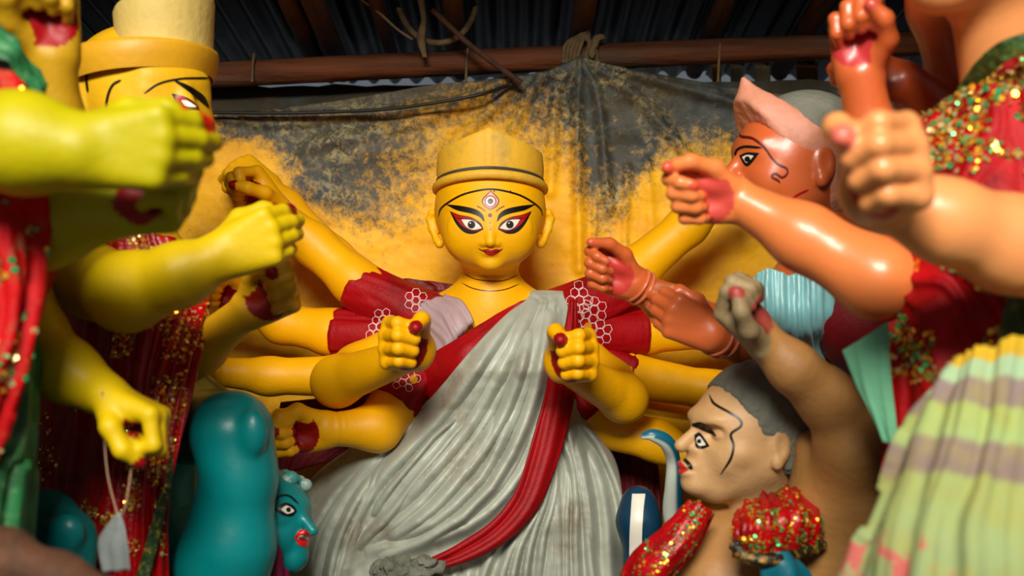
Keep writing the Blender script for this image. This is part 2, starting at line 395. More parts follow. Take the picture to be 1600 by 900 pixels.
M_wood = mat('old_log_wood', lin(112, 58, 22), .75, .6, 24, .9, 40, dirt=lin(96, 82, 64), dirt_amt=.75, dirt_scale=13, stretch=(.12, 1, 1))
M_wood2 = mat('dark_rafter_wood', lin(78, 46, 24), .8, .5, 20, .8, 40, dirt=lin(36, 24, 14), dirt_amt=.8, dirt_scale=14, stretch=(1, .12, 1))
M_board = mat('grey_weathered_board', lin(72, 62, 44), .85, .35, 5, .4, 30, dirt=lin(84, 100, 96), dirt_amt=.6, dirt_scale=4)
M_iron = mat('dark_corrugated_iron', lin(24, 21, 24), .45, .4, 6, .1, 40, metallic=.45, dirt=lin(24, 18, 16), dirt_amt=.8, dirt_scale=7)
M_rope = mat('jute_rope', lin(120, 98, 66), .9, .3, 40, .4, 200)
M_wall = mat('mud_wall', lin(62, 50, 38), .95, .3, 3, .5, 12); M_floor = mat('earth_floor', lin(78, 64, 48), .95, .3, 3, .5, 14)
M_mint = mat('mint_green_cloth', lin(104, 172, 132), .8, .08, 8, .06, 120); M_tealcloth = mat('pale_teal_silk', lin(120, 176, 178), .35, .2, 12, .05, 90, sheen=.2)
M_grey = mat('grey_clay', lin(112, 112, 98), .85, .25, 14, .5, 60); M_blue = mat('blue_snake_paint', None, .35, .15, 9, .05, 60)

# ------------------------------------------------------------------ the setting
def box_mesh(name, lo, hi):
    lo = np.array(lo, float); hi = np.array(hi, float)
    V = [[(lo, hi)[a][0], (lo, hi)[b][1], (lo, hi)[c][2]] for a in (0, 1) for b in (0, 1) for c in (0, 1)]
    Q = [[0, 1, 3, 2], [4, 6, 7, 5], [0, 4, 5, 1], [2, 3, 7, 6], [0, 2, 6, 4], [1, 5, 7, 3]]
    return qmesh(name, V, Q)
def struct(name, me, m, **kw): return link(name, me, m, None, smooth=False, kind='structure', **kw)
struct('floor', box_mesh('floor', (-2.1, -3, -.1), (2.1, 3.5, 0)), M_floor)
struct('wall_left', box_mesh('wall_left', (-2.0, .9, 0), (-1.9, 3.4, 2.45)), M_wall)
struct('wall_right', box_mesh('wall_right', (1.9, .9, 0), (2.0, 3.4, 2.45)), M_wall)
struct('wall_back', box_mesh('wall_back', (-1.9, 3.3, 0), (1.9, 3.38, 2.13)), M_wall)
def roofz(y): return 2.305 + .2 * (3.5 - y)
# corrugated roof: separate overlapping sheets
roof = thing('ceiling', 'dark corrugated iron roof sheets over the workshop', 'roof'); del roof['category'], roof['label']; roof['kind'] = 'structure'
PER = .076
for si, x0 in enumerate(np.arange(-2.05, 2.0, PER * 9)):
    nx, ny = 9 * 12 + 7, 8; x = x0 + np.arange(nx) * PER / 12; y = np.linspace(1.15, 3.52 + .02 * ((si * 7) % 3), ny); X, Y = np.meshgrid(x, y, indexing='ij')
    Z = roofz(Y) + .013 * np.cos(2 * np.pi * X / PER) + .004 * (si % 2)
    o = sheet('roof_sheet', np.stack([X, Y, Z], -1), M_iron, roof, .0016)
# log purlin that carries the rafters
def log(name, a, b, r, m, seed, n=40, seg=14, **kw):
    g = np.random.default_rng(seed); c = crom([a, (np.array(a) + b) / 2 + g.normal(0, .004, 3), b], n); V, Q = tube_arrays(c, r * (1 + .07 * (fbm(np.stack([np.linspace(0, 9, n), np.full(n, seed), np.zeros(n)], -1)) - .5)), seg)
    V = V + (fbm(V * 30 + seed)[:, None] - .5) * r * .14
    return link(name, qmesh(name, V, Q), m, None, **kw)
log('roof_beam', P(180, 125, 3.05), P(1460, 66, 3.05), .038, M_wood, 3, label='long reddish brown log beam running across under the iron roof', category='beam')
raft = [(470, .030, 'narrow rafter, left of the close pair near the flat hat'), (508, .034, 'broad rafter, right of the close pair near the flat hat'), (600, .022, 'rafter left of the hanging rope loop'), (712, .030, 'thick rafter behind the hanging rope loop'),
        (906, .034, 'round rafter tied with rope above the peak of the tarpaulin'), (1114, .028, 'rafter right of the rope-tied one, above the seated profile statue'), (1262, .030, 'rightmost rafter beside the raised pink hand')]
for i, (px, r, lb) in enumerate(raft):
    x = P(px, 80, 3.05)[0]; log('rafter', (x, 3.37, roofz(3.37) - .02 - r), (x, 1.2, roofz(1.2) - .02 - r), r, M_wood2, 20 + i, label='dark wooden ' + lb, category='rafter', group='rafters under the roof')
# weathered boards below the log, gap of daylight above them
def board(name, a, b, h, t, label, seed):
    a = np.array(a); b = np.array(b); g = np.random.default_rng(seed); n = 24; u = np.linspace(0, 1, n); V = []
    for i in range(n):
        c = a + (b - a) * u[i]; w = g.normal(0, .003); tz = c[2] + g.normal(0, .0025)
        V += [[c[0], c[1] - t / 2 + w * .3, c[2] - h], [c[0], c[1] - t / 2, tz], [c[0], c[1] + t / 2, tz], [c[0], c[1] + t / 2, c[2] - h]]
    Q = grid_quads(n, 4, closev=True).tolist(); Q += [[0, 1, 2, 3], [n * 4 - 1, n * 4 - 2, n * 4 - 3, n * 4 - 4]]
    return link(name, qmesh(name, V, Q), M_board, None, smooth=False, label=label, category='board')
board('weathered_board', P(120, 138, 3.14), P(700, 133, 3.14), .34, .02, 'grey weathered board below the log beam on the left', 1)
board('weathered_board', P(700, 134, 3.18), P(1010, 128, 3.18), .34, .02, 'weathered board behind the tarpaulin peak', 4)
board('weathered_board', P(1010, 130, 3.14), P(1500, 122, 3.14), .34, .02, 'dark weathered board below the log beam on the right', 2)
# scraps of cloth hanging outside, seen through the slit on the right
scr = [(975, 14, lin(110, 120, 112), 'grey'), (1000, 16, lin(130, 132, 118), 'dull white'), (1120, 12, lin(205, 150, 20), 'yellow'), (1152, 18, lin(176, 172, 140), 'off white'), (1192, 22, lin(196, 180, 130), 'cream'), (1262, 30, lin(170, 110, 50), 'brown')]
for i, (px, w, c, nm) in enumerate(scr):
    G = loft([[(px - w * .5, 84, 3.42), (px + w * .5, 82, 3.42)], [(px - w * .6, 110, 3.40), (px + w * .5, 110, 3.41)], [(px - w * .5, 165, 3.43), (px + w * .6, 165, 3.42)]], 10, 12, folds(i, [3], [.006]))
    sheet('hanging_rag', G, mat('rag_' + nm.replace(' ', '_'), c, .8), None, .002, label=nm + ' rag hanging outside the slit under the right end of the beam', category='rag', group='rags outside the slit')

# painted tarpaulin
top = [(150, 190), (250, 182), (330, 178), (430, 170), (560, 152), (660, 135), (730, 128), (795, 122), (850, 113), (885, 99), (906, 91), (930, 98), (980, 110), (1060, 122), (1150, 138), (1250, 150), (1400, 158)]
nu, nv = 420, 260
tp = crom(np.array(top, float), nu); v = np.linspace(0, 1, nv) ** 1.0
PX = np.repeat(tp[:, 0:1], nv, 1); PY = tp[:, 1:2] + (990 - tp[:, 1:2]) * v[None]
fold_d = np.zeros_like(PX)
def seg_ridge(PX, PY, pts, w, h, fade=None):
    c = crom(np.array(pts, float), 10); best = np.full(PX.shape, 1e9); tt = np.zeros(PX.shape)
    for i in range(9):
        a, b = c[i], c[i + 1]; d = b - a; t = np.clip(((PX - a[0]) * d[0] + (PY - a[1]) * d[1]) / (d @ d + 1e-9), 0, 1); q = (PX - a[0] - t * d[0]) ** 2 + (PY - a[1] - t * d[1]) ** 2
        u = q < best; best[u] = q[u]; tt[u] = (i + t[u]) / 9
    r = h * np.exp(-best / (w * w)) * (np.clip(np.minimum(tt * 6, (1 - tt) * 5), 0, 1) ** .5 if fade else 1)
    return r
for pts, w, h in [([(906, 92), (902, 200), (905, 420)], 9, .022), ([(906, 92), (935, 160), (950, 330)], 8, .018), ([(906, 92), (870, 150), (860, 300)], 9, .015), ([(906, 92), (990, 150), (1090, 260)], 9, .018),
                  ([(906, 92), (1050, 135), (1180, 170)], 8, .02), ([(800, 124), (700, 160), (560, 180), (380, 184)], 8, .022), ([(800, 124), (780, 160), (700, 230)], 10, .014), ([(795, 124), (650, 190), (480, 230)], 12, .014), ([(906, 95), (840, 130), (800, 200)], 9, .014),
                  ([(980, 260), (975, 420), (980, 600)], 6, .01), ([(930, 300), (928, 420), (930, 560)], 5, .009), ([(1010, 250), (1020, 400), (1015, 600)], 8, .01), ([(330, 185), (450, 195), (600, 170)], 6, .012), ([(906, 92), (1010, 122), (1120, 145)], 5, .014)]:
    fold_d = np.maximum(fold_d, seg_ridge(PX, PY, pts, w, h))
nz = fbm(np.stack([PX / 90, PY / 60, PX * 0], -1), 4)
D = 2.99 - fold_d + .03 * (nz - .5)
G = np.stack([(PX - 800) / FPX * 2.99, D, CZ - (PY - 450) / FPX * 2.99], -1)
# paint mask: yellow overspray that the painters left around the figure
def sd(px, py, cx, cy, rx, ry): return np.sqrt(((px - cx) / rx) ** 2 + ((py - cy) / ry) ** 2)
wob = 60 * (fbm(np.stack([PX / 60, PY / 60, PX * 0 + 3], -1), 4) - .5)
qx, qy = PX + wob, PY + wob * .8
yel = np.clip(1.75 - sd(qx, qy, 765, 400, 165, 165) * .95, 0, 1)
yel = np.maximum(yel, np.clip((qy - 350) / 120, 0, 1))
yel = np.maximum(yel, np.clip(2.4 - sd(qx, qy, 380, 300, 62, 50) * 1.2, 0, 1))
yel = np.maximum(yel, np.clip(2.2 - sd(qx, qy, 490, 400, 105, 62) * 1.2, 0, 1))
yel = np.maximum(yel, np.clip(2.0 - sd(qx, qy, 1100, 400, 130, 120) * 1.1, 0, 1))
yel = np.maximum(yel, np.clip(2.2 - sd(qx, qy, 250, 360, 120, 120) * 1.2, 0, 1) * .9)
grime = np.maximum(np.clip(1.5 - sd(qx, qy, 560, 275, 120, 95) * 1.1, 0, 1) * .55, np.clip(1.6 - sd(qx, qy, 960, 220, 60, 130) * 1.1, 0, 1) * .75)
yel = yel * (1 - grime * np.clip((470 - qy) / 120, 0, 1))
scuff = np.clip(1.7 - sd(qx, qy, 940, 230, 85, 110), 0, 1) + .8 * np.clip(1.6 - sd(qx, qy, 560, 250, 130, 80), 0, 1) + .35
tar = sheet('painted_tarpaulin', G, None, None, .003, np.stack([yel, np.clip(scuff, 0, 1), yel * 0], -1).reshape(-1, 3), label='grey blue tarpaulin oversprayed yellow, hung from the log beam behind the central statue', category='tarpaulin')
m = bpy.data.materials.new('oversprayed_tarpaulin'); m.use_nodes = True; nt = m.node_tree; N = nt.nodes; L = nt.links; b = N['Principled BSDF']; b.inputs['Roughness'].default_value = .6
tc = N.new('ShaderNodeTexCoord'); at = N.new('ShaderNodeAttribute'); at.attribute_name = 'Col'; sp = N.new('ShaderNodeSeparateColor'); L.new(at.outputs['Color'], sp.inputs[0])
def noise(sc, det=6, rough=.6, dist=0):
    n = N.new('ShaderNodeTexNoise'); n.inputs['Scale'].default_value = sc; n.inputs['Detail'].default_value = det; n.inputs['Roughness'].default_value = rough; n.inputs['Distortion'].default_value = dist; L.new(tc.outputs['Object'], n.inputs['Vector']); return n.outputs['Fac']
def rng_(src, a, b_, c=0., d=1.):
    r = N.new('ShaderNodeMapRange'); r.inputs[1].default_value = a; r.inputs[2].default_value = b_; r.inputs[3].default_value = c; r.inputs[4].default_value = d; L.new(src, r.inputs[0]); return r.outputs[0]
def mixc(f, a, b_):
    x = N.new('ShaderNodeMix'); x.data_type = 'RGBA'; L.new(f, x.inputs['Factor'])
    for s_, k in ((a, 'A'), (b_, 'B')):
        if isinstance(s_, tuple): x.inputs[k].default_value = (*s_, 1)
        else: L.new(s_, x.inputs[k])
    return x.outputs['Result']
def mth(op, a, b_):
    x = N.new('ShaderNodeMath'); x.operation = op
    for i, s_ in enumerate((a, b_)):
        if isinstance(s_, (int, float)): x.inputs[i].default_value = s_
        else: L.new(s_, x.inputs[i])
    return x.outputs[0]
base = mixc(rng_(noise(3.2, 6, .6), .4, .62), lin(52, 60, 60), lin(88, 76, 48))
base = mixc(rng_(noise(7, 8, .72, .6), .5, .72, 0, .8), base, lin(108, 112, 100))
base = mixc(rng_(noise(45, 6, .7, .8), .35, .7, 0, .55), base, lin(44, 42, 34))
flake = mth('MULTIPLY', mth('MULTIPLY', rng_(noise(34, 10, .78, .7), .48, .58), rng_(noise(5, 4), .42, .6)), sp.outputs[1])
base = mixc(flake, base, lin(168, 152, 104))
base = mixc(rng_(noise(30, 8, .75, 1.0), .60, .66), base, lin(24, 28, 30))
yf = rng_(mth('ADD', sp.outputs[0], mth('MULTIPLY', mth('SUBTRACT', noise(40, 10, .85, .2), .5), 2.6)), .2, .8)
yc = mixc(rng_(noise(9, 6), .45, .75), lin(255, 188, 0), lin(228, 156, 0))
yc = mixc(rng_(noise(60, 4, .7), .70, .74), yc, lin(70, 62, 30))
fin = mixc(yf, base, yc); L.new(fin, b.inputs['Base Color'])
bp = N.new('ShaderNodeBump'); bp.inputs['Strength'].default_value = .3; bp.inputs['Distance'].default_value = .01; L.new(noise(20, 8, .7, 1.1), bp.inputs['Height']); L.new(bp.outputs[0], b.inputs['Normal'])
tar.data.materials.append(m)
M_cable = mat('black_rubber', lin(10, 10, 10), .5, .1, bump=0)
tube('power_cable', [P(150, 176, 2.94), P(330, 176, 2.94), P(420, 177, 2.94), P(520, 175, 2.94), P(620, 169, 2.93), P(740, 150, 2.92), P(800, 132, 2.96)], .0055, M_cable, None, 60, label='black cable strung across the top of the tarpaulin', category='cable')
tube('wooden_stick', [P(675, 15, 2.90), P(740, 75, 2.91), P(815, 130, 2.93)], .0085, M_wood2, None, 20, label='thin dark stick slanting across the beam under the rope loop', category='stick')
tube('rope_loop', [P(616, -14, 3.0), P(628, 25, 3.0), P(650, 55, 2.99), P(682, 67, 2.98), P(715, 58, 2.98), P(738, 28, 2.99), P(748, -14, 3.0)], .009, M_rope, None, 60, label='thick jute rope hanging in a loop from the roof', category='rope')
tube('frayed_cord', [P(655, -14, 2.95), P(662, 30, 2.95), P(658, 60, 2.95), P(664, 90, 2.95)], .011, M_rope, None, 30, rs=[.012, .009, .013, .007], label='frayed vertical cord inside the rope loop', category='cord')
tube('thin_twig', [P(565, 0, 2.9), P(590, 18, 2.9), P(620, 45, 2.9), P(645, 62, 2.9)], .004, M_rope, None, 20, label='thin twig left of the rope loop', category='twig')
kn = thing('rope_lashing', 'frayed rope lashing where the round rafter meets the log beam', 'rope')
for i in range(5):
    a = i * .5; tube('rope_turn', [P(880 + i * 5, 98, 3.0), P(884 + i * 6, 70, 2.985), P(906 + i * 3, 58 - i * 3, 2.99), P(928 - i * 2, 72, 2.985), P(934 - i * 6, 98, 3.0)], .006, M_rope, kn, 22)
S = SDF(); S.ell(P(930, 66, 2.98), (.012, .012, .02), k=.006); S.ell(P(938, 58, 2.98), (.016, .01, .01), k=.006); S.ell(P(925, 82, 2.98), (.012, .012, .02), k=.006)
V, Q, C = S.mesh(.003); link('rope_knot', qmesh('rope_knot', V, Q, C), M_rope, kn)
for i, px in enumerate((394, 728, 1122)): tube('rope_tie', [P(px, 128, 3.0), P(px + 1, 100, 2.995), P(px + 3, 84 - i * 8, 3.01)], .004, M_rope, None, 14, label=['thin tie of rope round the left end of the log beam', 'thin tie of rope under the rope loop', 'thin tie of rope below the narrow rafter on the right'][i], category='rope')

# ------------------------------------------------------------------ central statue: ten-armed yellow figure in a white sari
q0 = 2.6 / FPX
dg = thing('goddess_statue', 'ten-armed yellow clay goddess statue in white and red sari, facing us at the centre', 'statue')
body = Acc(); S = SDF(); X0 = P(766, 0, 2.6)[0]
S.ell(P(766, 330, 2.6), (.139, .147, .118), k=.02, col=YEL); S.cone(P(766, 312, 2.60), P(766, 275, 2.6), .125, .130, .05, YEL); S.cut(P(766, 262, 2.6), (0, 0, 1))
S.ell(P(766, 374, 2.545), (.078, .086, .079), k=.10, col=YEL)
S.ell(P(766, 413, 2.475), (.024, .02, .016), k=.03, col=YEL)
S.cone(P(766, 338, 2.456), P(766, 378, 2.436), .009, .0125, .010, YEL)
for q in (-1, 1):
    S.ell(P(766 + q * 9, 380, 2.446), (.0085, .010, .008), k=.006, col=YEL)
    S.ell(P(766 + q * 34, 351, 2.475), (.036, .012, .019), k=.02, col=YEL)
    S.ell(P(766 + q * 38, 372, 2.50), (.040, .035, .040), k=.06, col=YEL)
    ear = [P(766 + q * 82, 336, 2.60), P(766 + q * 91, 333, 2.60), P(766 + q * 95, 342, 2.605), P(766 + q * 91, 358, 2.6), P(766 + q * 83, 376, 2.59), P(766 + q * 79, 381, 2.585)]
    S.chain(ear, [.008, .009, .0095, .009, .0095, .012], .006, YEL)
    S.ell(P(766 + q * 84, 352, 2.605), (.012, .012, .028), k=.006, col=YEL)
S.ell(P(766, 391, 2.456), (.023, .012, .0065), k=.008, col=YEL); S.ell(P(766, 396.5, 2.458), (.018, .013, .0065), k=.008, col=YEL)
S.cone(P(766, 400, 2.615), P(766, 468, 2.63), .072, .076, .03, YEL)
for yy in (437, 454): S.ring(P(766, yy, 2.62), (0, .12, 1), .0775, .0035, .004, YEL, sub=True)
S.cone(P(766, 478, 2.64), P(668, 500, 2.66), .065, .058, .06, YEL); S.cone(P(766, 478, 2.64), P(866, 500, 2.66), .065, .058, .06, YEL)
S.ell(P(766, 560, 2.66), (.19, .13, .19), k=.06, col=YEL); S.ell(P(766, 690, 2.68), (.15, .11, .24), k=.1, col=YEL)
V, Q, C = S.mesh(.0036); body.add(V, Q, C); face_tree = bvh(V, Q)

ORR = (RED, RED)
def limb(S, pts, rs, skin=YEL, k=.03): S.chain([P(*p) for p in pts], rs, k, skin)
def arm(pts, rs, u, n, side, s, pose, skin=YEL, palm=RED, tip=RED, h=.0042, rings=True, acc=None, k=.03, nohand=False):
    S = SDF(); limb(S, pts, rs, skin, k); a, b = P(*pts[-2]), P(*pts[-1])
    if not nohand: hand(S, b, u, n, side, s, pose, skin, palm, tip)
    if rings: wrist_rings(S, a, b, rs[-1], skin)
    V, Q, C = S.mesh(h); (acc or body).add(V, Q, C); return V, Q
# front pair of fists
arm([(668, 515, 2.64), (560, 575, 2.56), (527, 596, 2.44), (656, 548, 2.24)], [.06, .058, .059, .036], (-.55, -.78, .2), (.76, -.62, 0), 1, 1.28, 'grip', h=.0034, rings=False)
arm([(868, 520, 2.64), (955, 600, 2.56), (974, 622, 2.44), (874, 566, 2.24)], [.06, .058, .056, .036], (.55, -.78, .2), (-.76, -.62, 0), -1, 1.28, 'grip', h=.0034, rings=False)
# lower left, palm up to us
arm([(662, 590, 2.64), (610, 640, 2.52), (590, 668, 2.46), (510, 671, 2.40)], [.06, .058, .056, .037], (-.95, -.12, -.04), (-.05, -.9, -.1), 1, 1.25, 'fist', h=.0034)
# upper left, raised
arm([(668, 500, 2.66), (555, 440, 2.68), (490, 382, 2.70), (432, 328, 2.66)], [.062, .060, .054, .036], (-.55, -.25, .70), (-.62, -.72, -.10), 1, 1.25, 'grip', h=.0036, rings=False)
# arm behind it, nearly touching the tarpaulin
arm([(640, 490, 2.74), (520, 400, 2.82), (450, 322, 2.86), (418, 292, 2.86)], [.055, .05, .04, .036], (-.75, .0, .55), (-.3, .8, -.5), 1, 1.2, 'fist', rings=False, h=.0045)
# second left
arm([(668, 520, 2.66), (520, 520, 2.68), (440, 505, 2.70), (385, 470, 2.68)], [.062, .060, .052, .036], (-.8, -.2, .4), (-.3, -.9, 0), 1, 1.1, 'fist', h=.0045)
# third left, level
arm([(640, 560, 2.66), (540, 588, 2.60), (420, 588, 2.60), (330, 580, 2.58)], [.06, .055, .046, .036], (-1, 0, .05), (0, -1, 0), 1, 1.1, 'fist', h=.0045)
# right hand side
arm([(868, 500, 2.66), (990, 425, 2.70), (1075, 352, 2.70), (1130, 300, 2.68)], [.062, .062, .052, .036], (.6, -.2, .7), (.6, -.7, 0), -1, 1.1, 'fist', rings=False, h=.0045)
arm([(868, 520, 2.66), (1000, 520, 2.70), (1110, 515, 2.70), (1190, 470, 2.68)], [.062, .058, .050, .036], (.8, -.2, .4), (.3, -.9, 0), -1, 1.1, 'fist', rings=False, h=.005)
arm([(868, 550, 2.66), (975, 585, 2.66), (1110, 610, 2.66), (1195, 600, 2.64)], [.062, .060, .050, .036], (1, 0, .1), (0, -1, 0), -1, 1.1, 'fist', rings=False, h=.005)
arm([(868, 600, 2.66), (925, 660, 2.60), (1030, 690, 2.56), (1100, 725, 2.52)], [.062, .060, .050, .036], (.9, -.1, -.3), (0, -1, 0), -1, 1.1, 'fist', rings=False, h=.005)
arm([(868, 560, 2.70), (985, 640, 2.76), (1090, 665, 2.76), (1170, 650, 2.72)], [.055, .05, .045, .036], (.9, -.1, .3), (0, -1, 0), -1, 1.1, 'fist', rings=False, h=.006)
bo = link('body', body.mesh('body'), M_clay, dg)

# crown: rim, cap with a peaked front, seam
cr = Acc(); nth, nvv = 96, 14
th = np.linspace(-np.pi, np.pi, nth, endpoint=False)
cx, cy = X0, 2.60; zbase = P(0, 290, 2.6)[2]
pk = np.where(np.abs(th) < 1.5708, 1 - np.abs(np.sin(th)), 0)
ztop = P(0, 242, 2.60)[2] + pk * (P(0, 199, 2.46)[2] - P(0, 242, 2.60)[2]) - .02 * np.clip(np.abs(th) - 1.4, 0, 9)
rows = []
for j in range(nvv):
    f = j / (nvv - 1); r = .136 + .004 * math.sin(f * 3.1); z = zbase + (ztop - zbase) * f
    seam = .004 * np.exp(-(th / .035) ** 2) * (f > .02)
    rows.append(np.stack([cx + (r + seam) * np.sin(th), cy - (r * 1.02 + seam) * np.cos(th), z], -1))
for f, rr, dz in [(1, .97, .002), (1, .90, -.006), (1, .6, -.012), (1, .25, -.008), (1, .01, -.006)]:
    z = np.where(True, ztop, 0) * (rr > .5) + (rr <= .5) * (ztop * rr + ztop.mean() * (1 - rr)); z = ztop * rr ** 1 + (P(0, 243, 2.6)[2]) * (1 - rr) + dz
    rows.append(np.stack([cx + .136 * rr * np.sin(th), cy - .139 * rr * np.cos(th), z], -1))
Vc = np.stack(rows, 1); cap = qmesh('crown', Vc.reshape(-1, 3), grid_quads(nth, len(rows), closeu=True), np.tile(YEL, (Vc.reshape(-1, 3).shape[0], 1)))
M_crown = mat('dusty_yellow_crown', lin(226, 172, 40), .6, .10, 9, .15, 60, dirt=lin(168, 140, 70), dirt_amt=.6, dirt_scale=14)
cro = link('crown', cap, M_crown, dg, label='dusty yellow clay crown with a peaked front')
def ringband(name, zf, zs, R, r, m, parent, hz=1.0):
    n = 100; c = []
    for t in np.linspace(-np.pi, np.pi, n, endpoint=False):
        w = (1 - math.cos(t)) / 2; w = min(w * 2, 1) ** .9; c.append([cx + R * math.sin(t), cy - R * 1.04 * math.cos(t), zf + (zs - zf) * w])
    c = np.array(c); V = []
    for i in range(n):
        rad = nrm([c[i][0] - cx, c[i][1] - cy, 0])
        for k in range(10): a = 6.28319 * k / 10; V.append(c[i] + rad * r * math.cos(a) + np.array([0, 0, r * hz * math.sin(a)]))
    return link(name, qmesh(name, V, grid_quads(n, 10, closeu=True, closev=True)), m, parent)
ringband('rim', P(0, 272, 2.455)[2], P(0, 297, 2.6)[2], .143, .0085, M_crown, cro, 1.4)
ringband('groove_line', P(0, 262, 2.455)[2], P(0, 286, 2.6)[2], .139, .0035, M_board, cro, 1.2)

# painted face; coordinates measured on an enlarged view of the face
Z = lambda pts: [(640 + x / 3.215, 190 + y / 3.215) for x, y in pts]
def mir(pts): return [(1533.4 - x, y) for x, y in pts]
hl = Z([(146, 476), (165, 430), (250, 375), (330, 350), (408, 340), (490, 352), (572, 379), (650, 432), (668, 476)])
decal('hairline', dg, face_tree, [ribbon(hl, 2.8, 60)], .0012, M_black)
for q in (0, 1):
    F = mir if q else (lambda p: p)
    decal('eyebrow', dg, face_tree, [(F(Z([(190, 416), (260, 424), (330, 440), (366, 466), (377, 500)])), F(Z([(190, 420), (240, 446), (310, 462), (350, 478), (372, 500)])), 24, 5)], .0012, M_black)
    e = decal('eye', dg, face_tree, [(F(Z([(203, 450), (250, 468), (310, 481), (355, 508), (370, 535)])), F(Z([(203, 450), (235, 515), (275, 555), (322, 563), (370, 541)])), 30, 12)], .0010, M_black)
    decal('red_lid', e, face_tree, [(F(Z([(213, 459), (258, 472), (310, 485), (350, 511), (367, 534)])), F(Z([(213, 460), (252, 512), (292, 540), (332, 549), (367, 538)])), 30, 10)], .0015, M_redp)
    decal('lid_line', e, face_tree, [ribbon(F(Z([(236, 486), (275, 490), (310, 493), (345, 512), (366, 536)])), 1.1, 20)], .0024, M_black)
    decal('white', e, face_tree, [(F(Z([(262, 493), (300, 490), (335, 502), (362, 533)])), F(Z([(262, 494), (285, 527), (318, 543), (362, 536)])), 24, 8)], .0020, M_white)
    decal('iris', e, face_tree, [disc(*(F(Z([(312, 518)]))[0]), 5.9)], .0027, M_black); decal('pupil', e, face_tree, [disc(*(F(Z([(312, 518)]))[0]), 3.6)], .0031, M_iris)
    c = F(Z([(312, 518)]))[0]; decal('glint', e, face_tree, [disc(c[0] - 1.6, c[1] - 2.2, 1.1, n=10)], .0035, M_white)
    decal('forehead_stroke', dg, face_tree, [ribbon(F(Z([(338, 424), (362, 436), (382, 452)])), 1.2, 12)], .0012, M_maroon)
te = decal('third_eye', dg, face_tree, [(Z([(408, 346), (372, 380), (362, 402), (378, 428), (406, 444)]), Z([(408, 346), (442, 380), (450, 402), (436, 428), (406, 444)]), 26, 14)], .0008, M_maroon)
decal('petal', te, face_tree, [(Z([(408, 352), (378, 384), (369, 404), (384, 426), (406, 438)]), Z([(408, 352), (437, 384), (444, 404), (430, 426), (406, 438)]), 26, 12)], .0013, M_pinkp)
decal('red_ring', te, face_tree, [disc(*Z([(406, 402)])[0], 9.5, 9.5)], .0019, M_redp); decal('white', te, face_tree, [disc(*Z([(406, 402)])[0], 7.2)], .0024, M_white); decal('iris', te, face_tree, [disc(*Z([(406, 402)])[0], 4.4)], .0030, M_black)
decal('forehead_dot', dg, face_tree, [disc(*Z([(404, 470)])[0], 3.0)], .0014, M_maroon)
for y, r in ((508, 1.2), (526, .9), (540, 1.7)): decal('forehead_dot', dg, face_tree, [disc(*Z([(405, y)])[0], r, n=10)], .0014, M_redp)
decal('lips', dg, face_tree, [(Z([(366, 644), (390, 639), (410, 645), (432, 639), (457, 644)]), Z([(366, 646), (385, 664), (410, 670), (435, 664), (457, 646)]), 24, 8)], .0012, M_redp)
decal('mouth_line', dg, face_tree, [ribbon(Z([(345, 635), (372, 649), (410, 655), (448, 649), (468, 635)]), 1.3, 30)], .0018, M_maroon)
for x in (286, 424, 506): decal('crown_dot', dg, face_tree, [disc(*Z([(x, 360 if x == 286 else 350)])[0], 1.2, n=8)], .0012, M_maroon)
for pts in ([(272, 762), (330, 790), (410, 801), (480, 796), (548, 768)], [(262, 810), (320, 838), (400, 851), (480, 843), (552, 815)]): decal('neck_line', dg, face_tree, [ribbon(Z(pts), 1.5, 40)], .0008, M_maroon)

# red blouse and sleeves
S = SDF(); S.ell(P(760, 590, 2.655), (.185, .135, .165), k=.03, col=RED); S.ell(P(700, 575, 2.56), (.062, .07, .085), k=.06, col=RED); S.ell(P(835, 575, 2.56), (.062, .07, .085), k=.06, col=RED); S.ell(P(766, 680, 2.68), (.155, .115, .2), k=.08, col=RED)
V, Q, C = S.mesh(.006); link('blouse', qmesh('blouse', V, Q), M_redcloth, dg)
SV = Acc()
def sleeve(a, b, ra, rb):
    a = P(*a); b = P(*b); d = nrm(b - a); S = SDF(); S.cone(a, b + d * .05, ra, rb, .01, RED); S.ring(b - d * .012, d, rb, .003, .004, RED); S.ring(b - d * .03, d, rb * 1.005, .002, .003, RED)
    S.cut(b, d); V, Q, C = S.mesh(.005)
    # gathered cloth: shallow wrinkles running along the sleeve
    ax = (V - a) @ d; rad = V - a - ax[:, None] * d; rl = np.linalg.norm(rad, axis=1, keepdims=True) + 1e-6; w = fbm(np.hstack([rad / rl * 4, ax[:, None] * 6])[:, [0, 1, 3]] + a[0] * 9, 3) - .5
    V = V + rad / rl * (w * .018)[:, None]; SV.add(V, Q); link('sleeve', qmesh('sleeve', V, Q), M_redcloth, dg)
sleeve((690, 512, 2.62), (553, 448, 2.68), .080, .066); sleeve((690, 532, 2.62), (524, 522, 2.67), .075, .066); sleeve((664, 565, 2.60), (612, 634, 2.52), .07, .064); sleeve((668, 545, 2.64), (545, 575, 2.60), .07, .064)
sleeve((868, 500, 2.62), (985, 446, 2.69), .080, .068); sleeve((868, 520, 2.62), (1003, 522, 2.69), .075, .066); sleeve((868, 545, 2.64), (985, 585, 2.66), .07, .064); sleeve((872, 590, 2.62), (925, 650, 2.60), .072, .066)
sv_tree = bvh(*SV.arrays())
